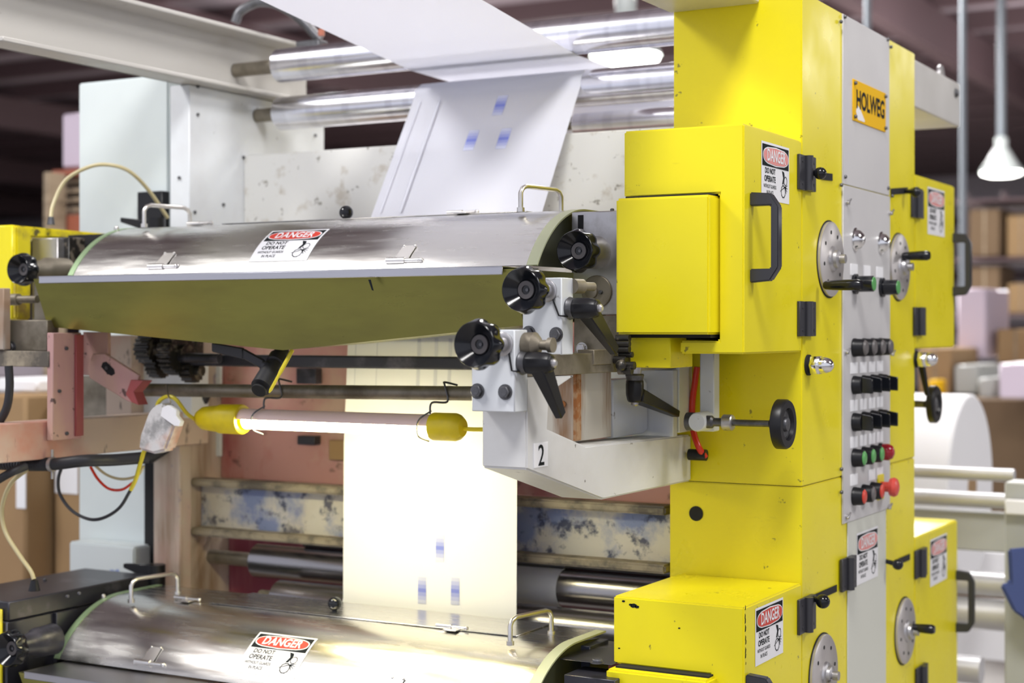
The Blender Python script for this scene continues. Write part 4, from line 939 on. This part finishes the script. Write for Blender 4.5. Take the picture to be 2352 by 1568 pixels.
def hook(u, v0, v1):
    x = lx(u); zt_h = EYE-.108; g = G()
    ry = 2.59; g.tube([(x+.012, LY-.01, LZ+.03), (x-.006, LY-.027, LZ+.012), (x-.008, LY-.026, LZ-.016), (x+.004, LY-.006, LZ-.028)], .0017, 6)
    g.tube([(x+.01, LY-.012, LZ+.024), (x+.012, LY-.008, LZ+.045), (x+.028, 2.572, zt_h-.03), (x+.02, 2.575, zt_h-.0), (x+.014, 2.585, zt_h+.006), (x+.03, 2.605, zt_h+.0)], .0021, 6); part('wire_hook', g, 'bolt', lamp)
hook(985, 0, 0); hook(605, 0, 0)

# =================================================================== CABLES
YK = 2.50
def cable(label, pts, r, mt, Y=YK, name='power_cable', cat='cable', n=8):
    P = [onY(u, v, Y+(q[0] if q else 0)) for u, v, *q in pts]; return solo(name, G().tube(P, r, n), mt, label, cat)
cable('yellow cord looping from the lamp to the adapter', [(456, 967, .05), (430, 950, .02), (405, 918, 0), (385, 910, 0), (365, 922, 0), (358, 945, .0)], .0042, 'cord_yel')
cable('yellow cord running down from the adapter', [(333, 1030), (322, 1065), (312, 1100), (300, 1125)], .0045, 'cord_yel')
cable('dark green cable loop hanging against the pale cabinet', [(300, 1125), (275, 1165), (240, 1188), (205, 1192), (165, 1172), (138, 1135), (134, 1100), (142, 1072)], .0036, 'rubber', 2.50)
cable('red wire loop hanging below the black conduit', [(208, 1072), (225, 1100), (250, 1122), (280, 1124), (305, 1108)], .003, 'red_hose', 2.52)
cable('dull yellow wire loop beside the red one', [(215, 1066), (245, 1090), (280, 1100), (315, 1092), (330, 1070)], .003, 'hose_clear', 2.53)
ad = thing('plug_adapter', 'smudged white plug adapter hanging from the yellow cord', 'adapter', onY(365, 985, YK))
g = G(); A = [onY(u, v, YK-.02) for u, v in ((350, 932), (372, 925), (400, 975), (378, 1035), (352, 1042), (316, 1032), (320, 1000), (338, 950))]
g.prism(A, (0, .035, 0), .005, 2); part('adapter_body', g, 'adapter', ad)
g = G(); A = [onY(u, v, YK-.026) for u, v in ((372, 936), (385, 930), (405, 942), (404, 955), (415, 968), (411, 979), (400, 978), (368, 955))]; g.prism(A, (0, .012, 0), .001); part('tag', g, 'lab_white', ad)
g = G(); g.tube([onY(383, 884, YK+.06), onY(386, 905, YK), onY(392, 925, YK-.01)], .0018, 6); part('hanger_wire', g, 'wire', ad)
# corrugated conduit
P = [onY(-20, 1062, 2.36), onY(50, 1066, 2.37), onY(120, 1066, 2.38), onY(190, 1058, 2.40), onY(260, 1056, 2.46), onY(340, 1050, 2.52)]
g = G(); g.tube(P, .0125, 12); cd = solo('conduit', g, 'rubber', 'black corrugated conduit along the bottom of the beige arm', 'conduit')
g = G()
for k in range(26):
    a = P[0].lerp(P[2], k/26) if k < 26 else P[2]; a.z += .0*k; tdir = (P[2]-P[0]).normalized(); aa = P[0].lerp(P[1], k/11) if k < 11 else P[1].lerp(P[2], (k-11)/15); g.lathe(aa, tdir, [(-.0012, .0125), (0, .0145), (.0012, .0125)], 12)
part('ribs', g, 'rubber', cd)['kind'] = 'stuff'
g = G(); p = P[2]; g.lathe(p, Vector((1, .1, 0)), [(-.004, .0155), (.004, .0155)], 16); g.cyl(p-Z_*.03, p+Z_*.03, .003, n=8); part('clip', g, 'steel', cd)
g = G(); g.tube([onY(20, 840, 2.3), onY(22, 890, 2.3), onY(14, 940, 2.3), onY(-12, 985, 2.3)], .0085, 10); solo('power_cable', g, 'rubber', 'thick black cable curving at the left edge', 'cable')
g = G(); g.tube([onY(-10, 1105, 2.3), onY(25, 1085, 2.3), onY(60, 1070, 2.33)], .0085, 10); solo('power_cable', g, 'rubber', 'black hose end below the conduit at the left edge', 'cable')
# clear cream hoses
g = G(); g.tube([onY(116, 512, 2.6), onY(122, 470, 2.62), onY(150, 415, 2.65), (onY(200, 385, 2.68)), onY(245, 378, 2.7), onY(295, 392, 2.74), onY(340, 435, 2.8), onY(385, 500, 2.86)], .0045, 10); h_ = solo('ink_hose', g, 'hose_clear', 'cream hose arching over the yellow bracket', 'hose')
g = G(); p = onY(117, 508, 2.6); g.cyl(p-Z_*.008, p+Z_*.010, .009, .006, n=14); part('hose_fitting', g, 'bolt', h_)
g = G(); g.tube([onY(62, 1078, 2.35), onY(25, 1110, 2.34), onY(5, 1165, 2.34), onY(12, 1220, 2.34), onY(45, 1275, 2.34), onY(70, 1310, 2.34), onY(78, 1330, 2.34)], .0046, 10); h_ = solo('ink_hose', g, 'hose_clear', 'cream hose hanging down to the black ink block', 'hose')
g = G(); p = onY(79, 1345, 2.34); g.cyl(p-Z_*.010, p+Z_*.012, .012, .007, n=16); part('hose_fitting', g, 'black_matte', h_)

# =================================================================== DRIVE SIDE, LEFT
XD = -2.68
yb3 = thing('drive_bracket', 'yellow angled bracket with worn paint at the left edge', 'bracket', (XD-.05, 2.45, EYE))
g = G(); g.prism([onX(u, v, XD) for u, v in ((38, 517), (250, 537), (250, 552), (73, 545), (72, 735), (38, 733))], (-.16, 0, 0), .004, 2); part('bracket_body', g, 'yellow_worn', yb3)
g = G(); p = onX(38, 517, XD+.0); g.box(XD-.17, XD-.01, p.y-.004, p.y+.01, Zat(733, XD, p.y), p.z+.001, .003); part('bracket_face', g, 'yellow', yb3)
ds = thing('drive_block', 'grey steel bearing block with a lobed knob at the left edge', 'bearing', (XD, 2.5, EYE-.07))
def blk(parent, name, u0, u1, v0, v1, Y, mt, d=.05, b=.0015):
    a = onY(u0, v0, Y); c = onY(u1, v1, Y); g = G(); g.box(a.x, c.x, Y, Y+d, min(a.z, c.z), max(a.z, c.z), b); return part(name, g, mt, parent)
blk(ds, 'plate', 73, 132, 548, 735, 2.58, 'steel', .04); blk(ds, 'dark_plate', 132, 158, 545, 735, 2.60, 'grease', .05); blk(ds, 'back_plate', 155, 250, 540, 735, 2.66, 'dark', .02)
kc = onY(40, 618, 2.44); lobed_knob(ds, kc, .034)
g = G(); g.lathe(Vector((kc.x, 2.58, kc.z)), -Y_, [(0, .029), (.06, .028), (.07, .022), (.10, .018)], 28); part('boss', g, 'steel_dirty', ds)
g = G(); p = onY(8, 688, 2.42); g.cyl(p, p+X_*.045, .0125, n=18); g.cyl(p+X_*.045, p+X_*.1, .008, n=14); part('shaft', g, 'steel_dirty', ds)
lbk = thing('drive_support', 'grimy dark steel support block below the yellow bracket', 'block', (XD, 2.4, EYE-.08))
blk(lbk, 'block_body', 8, 108, 735, 806, 2.40, 'steel_dirty', .03); blk(lbk, 'shelf', -30, 112, 805, 843, 2.375, 'edge_grime', .02); blk(lbk, 'side_plate', -30, 8, 662, 803, 2.37, 'rusty', .02)
blk(lbk, 'side_post', 78, 112, 640, 806, 2.46, 'steel_dirty', .03)
bolt_on(lbk, onY(27, 797, 2.40), -Y_, BOLT)
# pink upright, arm and beige beam
XU = -2.42
pu = thing('slotted_bracket', 'pink stained upright bracket with slotted arm holding the rod', 'bracket', (XU, 2.42, EYE-.23))
y0_, y1_ = YatX(122, XU), YatX(188, XU)
g = G(); g.box(XU-.018, XU, y0_, y1_, Zat(1012, XU, y0_), EYE-.008, .0015); part('upright', g, 'pink', pu)
g = G(); g.box(XU, XU+.010, y1_-.03, y1_, Zat(1005, XU, y0_), EYE-.10, .001) if False else g.box(XU-.0, XU+.006, y1_-.022, y1_, Zat(1000, XU, y1_), EYE-.115, .001); part('flange', g, 'redink', pu) if False else None
M['redink'] = stain(mat('red_ink', (0.33, 0.07, 0.07), .4), [((.55, .27, .17), 8, .5, .7, U1, .7, 3)])
g = G(); g.box(XU, XU+.006, y1_-.022, y1_, Zat(1000, XU, y1_), EYE-.012, .001); part('red_flange', g, 'redink', pu)
for u, v in ((151, 800), (135, 898), (152, 995)): bolt_on(pu, onX(u, v, XU), X_, SBOLT)
YQ = 2.50
blk(pu, 'head_plate', 190, 248, 762, 862, 2.52, 'pink', .01)
A = [onY(u, v, YQ) for u, v in ((212, 812), (240, 812), (318, 862), (302, 925), (290, 920), (205, 868), (200, 845))]
g = G(); g.prism(A, (0, .010, 0), .0015); am = part('slotted_arm', g, 'pink', pu)
A = [onY(u, v, YQ-.0005) for u, v in ((236, 832), (244, 830), (262, 848), (264, 858), (256, 863), (246, 858), (232, 842))]
g = G(); g.prism(A, (0, .0005, 0), 0); part('slot', g, 'dark', am)
bolt_on(am, onY(247, 845, YQ-.001), -Y_, SBOLT)
A = [onY(u, v, YQ-.012) for u, v in ((288, 905), (300, 872), (328, 874), (306, 900), (318, 930), (302, 924))]
g = G(); g.prism(A, (0, .03, 0), .001); part('fork_end', g, 'redink', am)
g = G(); a_ = XU-.022; g.box(a_-.06, a_, 2.1, YS0, EYE-.268, EYE-.190, .002); solo('bracket_arm', g, 'beige', 'beige and pink stained arm running back to the side frame', 'bracket')
# backing blocks behind the pink bracket
bk = thing('backing_block', 'dark grey and cream backing blocks beside the side frame', 'block', (XS, 2.8, EYE-.25))
blk(bk, 'dark_block', 185, 245, 862, 965, 2.78, 'steel_dirty', .05); blk(bk, 'cream_block', 243, 302, 770, 962, 2.76, 'beige', .06); blk(bk, 'white_block', 300, 440, 838, 960, 2.80, 'white', .06)
blk(bk, 'black_strap', 452, 476, 835, 900, 3.0, 'rubber', .02)
g = G(); g.tube([onY(470, 905, 2.85), onY(440, 965, 2.85), onY(400, 1010, 2.84), onY(340, 1052, 2.8)], .016, 10); solo('power_cable', g, 'rubber', 'thick black hose running diagonally behind the adapter', 'cable')
blkm = thing('wall_fitting', 'small grey fittings on the red stained back panel', 'fitting', (-2.3, 3.1, EYE-.2))
blk(blkm, 'grey_plate', 456, 506, 838, 882, 2.985, 'white', .009); blk(blkm, 'grey_plate', 456, 506, 990, 1048, 2.985, 'white', .009); blk(blkm, 'lamp_box', 680, 725, 845, 882, 2.97, 'ink_dark', .025); blk(blkm, 'lamp_box', 682, 722, 1000, 1022, 2.97, 'ink_dark', .025)
blk(blkm, 'tan_plate', 755, 800, 1010, 1058, 2.98, 'carton', .015)
# clamp lever in front of the side frame
g = G(); a_ = onY(275, 506, 2.80); b_ = onY(340, 520, 2.80); g.hexa([a_+Vector((0, 0, .007)), a_+Vector((0, .012, .007)), a_+Vector((0, .012, -.004)), a_+Vector((0, 0, -.004))], [b_+Vector((0, 0, .014)), b_+Vector((0, .014, .014)), b_+Vector((0, .014, -.012)), b_+Vector((0, 0, -.012))], .002)
c = onY(358, 512, 2.82); g.cyl(c-Z_*.02, c+Z_*.012, .022, n=16); solo('clamp_lever', g, 'black_matte', 'black clamp lever behind the left handle of the upper guard', 'lever')
g = G(); a_ = onY(282, 1300, 2.75); b_ = onY(345, 1316, 2.75); g.hexa([a_+Vector((0, 0, .006)), a_+Vector((0, .012, .006)), a_+Vector((0, .012, -.004)), a_+Vector((0, 0, -.004))], [b_+Vector((0, 0, .020)), b_+Vector((0, .014, .020)), b_+Vector((0, .014, -.016)), b_+Vector((0, 0, -.016))], .002)
c = onY(358, 1316, 2.77); g.cyl(c-Z_*.04, c+Z_*.02, .022, n=16); solo('clamp_lever', g, 'black_matte', 'black clamp lever behind the left handle of the lower guard', 'lever')
# lower left ink blackened block
ib = thing('ink_block', 'ink blackened drive block with yellow side at the bottom left', 'block', (-2.55, 2.4, .7))
zt3 = Zat(1435, -2.56, 2.34)
A = [onZ(u, v, EYE-.575) for u, v in ((-40, 1375), (90, 1345), (168, 1314), (245, 1330), (75, 1375), (20, 1385), (-40, 1395))]
p00 = onZ(20, 1382, EYE-.560)
g = G(); g.box(p00.x-.2, p00.x, p00.y, p00.y+.42, EYE-.60, EYE-.560, .003); part('top_plate', g, 'ink_dark', ib)
g = G(); g.box(p00.x-.2, p00.x-.004, p00.y-.002, p00.y+.40, .5, EYE-.601, .003); part('block_body', g, 'ink_dark', ib)
g = G(); g.box(p00.x-.22, p00.x-.012, p00.y-.010, p00.y-.003, .5, EYE-.575, .002); part('yellow_face', g, 'yellow_worn', ib)
blk(ib, 'side_block', 75, 130, 1400, 1540, 2.46, 'ink_dark', .06); blk(ib, 'side_block', 112, 170, 1395, 1500, 2.54, 'ink_dark', .06); blk(ib, 'side_block', 130, 300, 1360, 1400, 2.62, 'ink_dark', .1)
kc = onY(12, 1492, 2.27); lobed_knob(ib, kc, .036)
g = G(); g.lathe(Vector((kc.x, 2.40, kc.z)), -Y_, [(0, .032), (.05, .030), (.06, .024), (.10, .018)], 28); part('boss', g, 'ink_dark', ib)
for u, v in ((103, 1333), (155, 1372), (182, 1365)): bolt_on(ib, onZ(u, v, EYE-.560), Z_, SBOLT)
# inked blocks right end of the lower guard
ir = thing('inked_bearing', 'blue and black inked bearing blocks beside the lower yellow box', 'bearing', (-1.3, 2.55, .6))
blk(ir, 'blue_block', 1300, 1355, 1478, 1568, 2.66, 'ink_blue', .08); blk(ir, 'top_plate', 1285, 1405, 1512, 1528, 2.56, 'ink_dark', .14); blk(ir, 'front_block', 1295, 1412, 1548, 1640, 2.52, 'ink_dark', .08); blk(ir, 'back_block', 1355, 1412, 1482, 1512, 2.70, 'ink_dark', .06)
bolt_on(ir, onZ(1372, 1522, Zat(1512, XatY(1400, 2.56), 2.56)), Z_, BOLT)

# =================================================================== BACKGROUND
def pend(label, u, v, F, r):
    p = onF(u, v, F); t = thing('pendant_lamp', label, 'lamp', p)
    g = G(); g.lathe(p, Z_, [(0, r), (.02, r*.98), (r*.5, r*.72), (r*1.0, r*.42), (r*1.15, r*.30), (r*1.2, r*.28), (r*1.6, r*.30), (r*1.75, r*.12)], 32, cap0=False); part('shade', g, 'shade', t)
    g = G(); g.lathe(p+Z_*.01, -Z_, [(0, r*.96), (r*.18, r*.93), (r*.28, r*.6), (r*.32, .01)], 32); part('diffuser', g, 'lamp_on', t)
    g = G(); g.cyl(p+Z_*r*1.7, Vector((p.x, p.y, HC)), .035 if F > 12 else .02, n=10); part('stem', g, 'pipe', t)
pend('lit pendant lamp hanging at the right edge', 2300, 395, 13, .170)
pend('lit pendant lamp glimpsed left of the yellow column', 1437, 128, 8.5, .19)
for u, F, l in ((2212, 9.9, 'grey vertical conduit pipe right of the column'), (1993, 10, 'short run of grey pipe above the column')):
    p = onF(u, 300, F); solo('conduit_pipe', G().cyl((p.x, p.y, 0 if F == 9.9 else 2.6), (p.x, p.y, HC), .021, n=12), 'pipe', l, 'pipe')
# paper roll behind
pc_ = onF(2232, 1118, 5.0)
pr = thing('paper_roll', 'large white paper roll on the unwinder behind the column', 'paper roll', (pc_.x-.4, pc_.y, pc_.z-.3))
g = G(); g.lathe(pc_, -X_, [(0, .285), (.006, .292), (1.2, .292)], 56); part('roll_body', g, 'paper_roll', pr)
g = G(); g.lathe(pc_, X_, [(0, .05), (.004, .05)], 24); part('core', g, 'carton', pr)
# unwinder machine
um = thing('unwinder', 'grey unwinder machine behind the column at the right', 'machine', onF(2250, 1700, 4.6))
def fbox(parent, name, u0, u1, v0, v1, F, d, mt, b=.004):
    um_, vm = (u0+u1)/2, (v0+v1)/2; p = onF(um_, vm, F); w_ = (u1-u0)*F/FPX/CT; h_ = (v1-v0)*F/FPX
    g = G(); g.box(p.x-w_/2, p.x+w_/2, p.y, p.y+d, p.z-h_/2, p.z+h_/2, b); return part(name, g, mt, parent)
fbox(um, 'upright_post', 2316, 2420, 1110, 2300, 4.1, .10, 'machine_grey'); fbox(um, 'cross_panel', 2060, 2340, 1172, 1262, 4.45, .03, 'machine_grey')
fbox(um, 'side_panel', 2090, 2330, 1262, 1330, 5.5, .03, 'lab_white'); fbox(um, 'base_panel', 2090, 2330, 1430, 1510, 5.5, .03, 'lab_white')
for z_v, r, F, mt, lab in ((1092, .018, 4.3, 'bgroll', 'bright thin rail in front of the paper roll'), (1152, .022, 4.35, 'bgroll', 'grey rod below the bright rail'), (1345, .035, 4.5, 'bgroll', 'pale roller low behind the lower rear box'), (1415, .045, 4.5, 'bgroll', 'bright roller behind the rear handle'), (1540, .040, 4.6, 'bgroll', 'lowest roller at the right')):
    p = onF(2330 if z_v < 1500 else 2255, z_v, F); p.x = min(p.x, onF(2330, z_v, F).x)
    g = G(); g.cyl(p-X_*1.3, p, r, n=28); solo('unwinder_roller', g, mt, lab, 'roller')
A = [onF(u, v, 4.0) for u, v in ((2318, 1262), (2400, 1255), (2420, 1500), (2352, 1420), (2330, 1405), (2300, 1345), (2322, 1338))]
g = G(); g.prism(A, (-.01, .02, 0), .005, 2); cloth = solo('cloth', g, 'denim', 'blue cloth draped over the grey unwinder post', 'cloth')
fbox(um, 'pale_band', 2316, 2420, 1150, 1185, 4.07, .02, 'lab_white')
def bbox(label, u0, u1, v0, v1, F, d, mt, name='carton', cat='box', group=None, b=.01):
    p = onF((u0+u1)/2, (v0+v1)/2, F); w_ = (u1-u0)*F/FPX/1.13; h_ = (v1-v0)*F/FPX
    t = thing(name, label, cat, (p.x, p.y+d/2, p.z-h_/2), group)
    g = G(); g.box(p.x-w_/2, p.x+w_/2, p.y, p.y+d, p.z-h_/2, p.z+h_/2, b); part('box_body', g, mt, t)
    return t, p, w_, h_
# racks at the right
for (u0, u1, v0, v1, F, mt, lab) in ((2222, 2300, 480, 589, 14, 'carton2', 'brown stacked cartons on the rack right of the rear handle, upper'), (2222, 2300, 610, 719, 14, 'carton2', 'brown stacked cartons on the rack, lower'),
        (2308, 2380, 490, 589, 14, 'carton', 'brown carton at the right edge under the pendant lamp'), (2310, 2380, 650, 719, 14, 'carton', 'tan carton at the right edge, middle height'),
        (2195, 2268, 662, 822, 9.0, 'lilac', 'pale wrapped stack right of the upper rear box'), (2285, 2380, 755, 832, 9, 'carton', 'tan carton on the pallet at the right edge'),
        (2105, 2190, 800, 905, 8.5, 'carton', 'tan carton behind the cap nut of the column'), (2188, 2250, 838, 905, 8.4, 'machine_grey', 'grey bin beside the tan carton'),
        (2290, 2380, 835, 915, 7.5, 'lilac', 'white wrapped stack at the right edge'), (2245, 2285, 868, 914, 8.2, 'machine_grey', 'small grey device in the background')):
    t, p, w_, h_ = bbox(lab, u0, u1, v0, v1, F, .6, mt, 'carton' if 'carton' in mt else 'wrapped_stack', 'box')
    if 'carton' in mt:
        g = G(); g.box(p.x-w_*.03, p.x+w_*.03, p.y-.003, p.y, p.z-h_/2, p.z+h_/2, 0); part('tape', g, 'wood', t)
t, p, w_, h_ = bbox('yellow orange box just behind the rear handwheel', 2130, 2165, 872, 914, 8.2, .1, 'plate_yel', 'tool_box')
# low warehouse shelf mass
t, p, w_, h_ = bbox('long brown packing table behind the paper roll', 2060, 2520, 916, 1440, 8.0, .8, 'carton2', 'packing_table', 'table')
rk = thing('storage_rack', 'pallet rack with shelves far behind at the right', 'rack', onF(2290, 880, 15))
for v in (455, 591, 721): fbox(rk, 'shelf_beam', 2205, 2420, v, v+6, 13.8, 1.2, 'orange' if v == 725 else 'maroon')
for u in (2215, 2305, 2400): fbox(rk, 'rack_post', u-5, u+5, 440, 1150, 14.9, .1, 'maroon')
# left background
t, p, w_, h_ = bbox('pink white shrink wrapped paper stack on the orange rack', 122, 230, 258, 385, 6.5, .6, 'lilac', 'wrapped_stack')
rk = thing('storage_rack', 'orange rack beam with pallets behind the pale cabinet', 'rack', onF(140, 560, 6.6))
fbox(rk, 'rack_beam', 105, 260, 386, 402, 6.45, .1, 'orange'); fbox(rk, 'rack_beam', 115, 260, 492, 540, 6.45, .1, 'orange'); fbox(rk, 'rack_post', 97, 112, 395, 1660, 6.4, .1, 'wood')
for k in range(4): fbox(rk, 'pallet_board', 112, 260, 408+k*22, 420+k*22, 6.5, .5, 'wood')
for (u0, u1, lab, lu) in ((-60, 84, 'tan carton with a narrow paper label at the lower left', (48, 82, 1080, 1165)), (94, 250, 'tan carton with a wide paper label left of the pale cabinet', (96, 178, 1062, 1135))):
    t, p, w_, h_ = bbox(lab, u0, u1, 905, 1480, 4.6, .7, 'carton')
    q0 = onF(lu[0], lu[2], 4.59); q1 = onF(lu[1], lu[3], 4.59); g = G(); g.box(q0.x, q1.x, p.y-.003, p.y-.0005, q1.z, q0.z, 0); part('paper_label', g, 'lab_white', t)
t, p, w_, h_ = bbox('pile of white sheets on top of the cartons at the left', -40, 112, 868, 903, 4.75, .4, 'paper_roll', 'paper_pile', 'paper')
t, p, w_, h_ = bbox('wide grey machine bench far behind at the left', -60, 130, 810, 868, 7, .8, 'wallm', 'work_bench', 'bench')
# dark red structure seen above the cross plate
g = G(); g.box(-3.6, -1.4, 4.6, 4.7, EYE+.52, EYE+.61, .004); solo('rack_beam', g, 'orange', 'orange rack beam seen between the rollers and cross plate', 'beam')
# ribbed hose and cable above the beam
P = [onF(540, 52, 3.95), onF(550, 28, 3.95), onF(575, 12, 3.95), onF(600, 5, 3.95), onF(640, 12, 3.95), onF(690, 45, 3.95), onF(735, 92, 3.95)]
g = G(); g.tube(P, .012, 10); hh = solo('ribbed_hose', g, 'bolt', 'grey ribbed hose arching above the left end of the rollers', 'hose')
g = G(); p = onF(738, 75, 3.9); g.cyl(p-Z_*.008, p+Z_*.008, .008, n=12); part('hose_tip', g, 'orange', hh)
g = G(); p = onF(720, 95, 3.92); g.box(p.x-.04, p.x+.03, p.y-.02, p.y+.02, p.z-.03, p.z, .002); part('valve_box', g, 'bolt', hh)
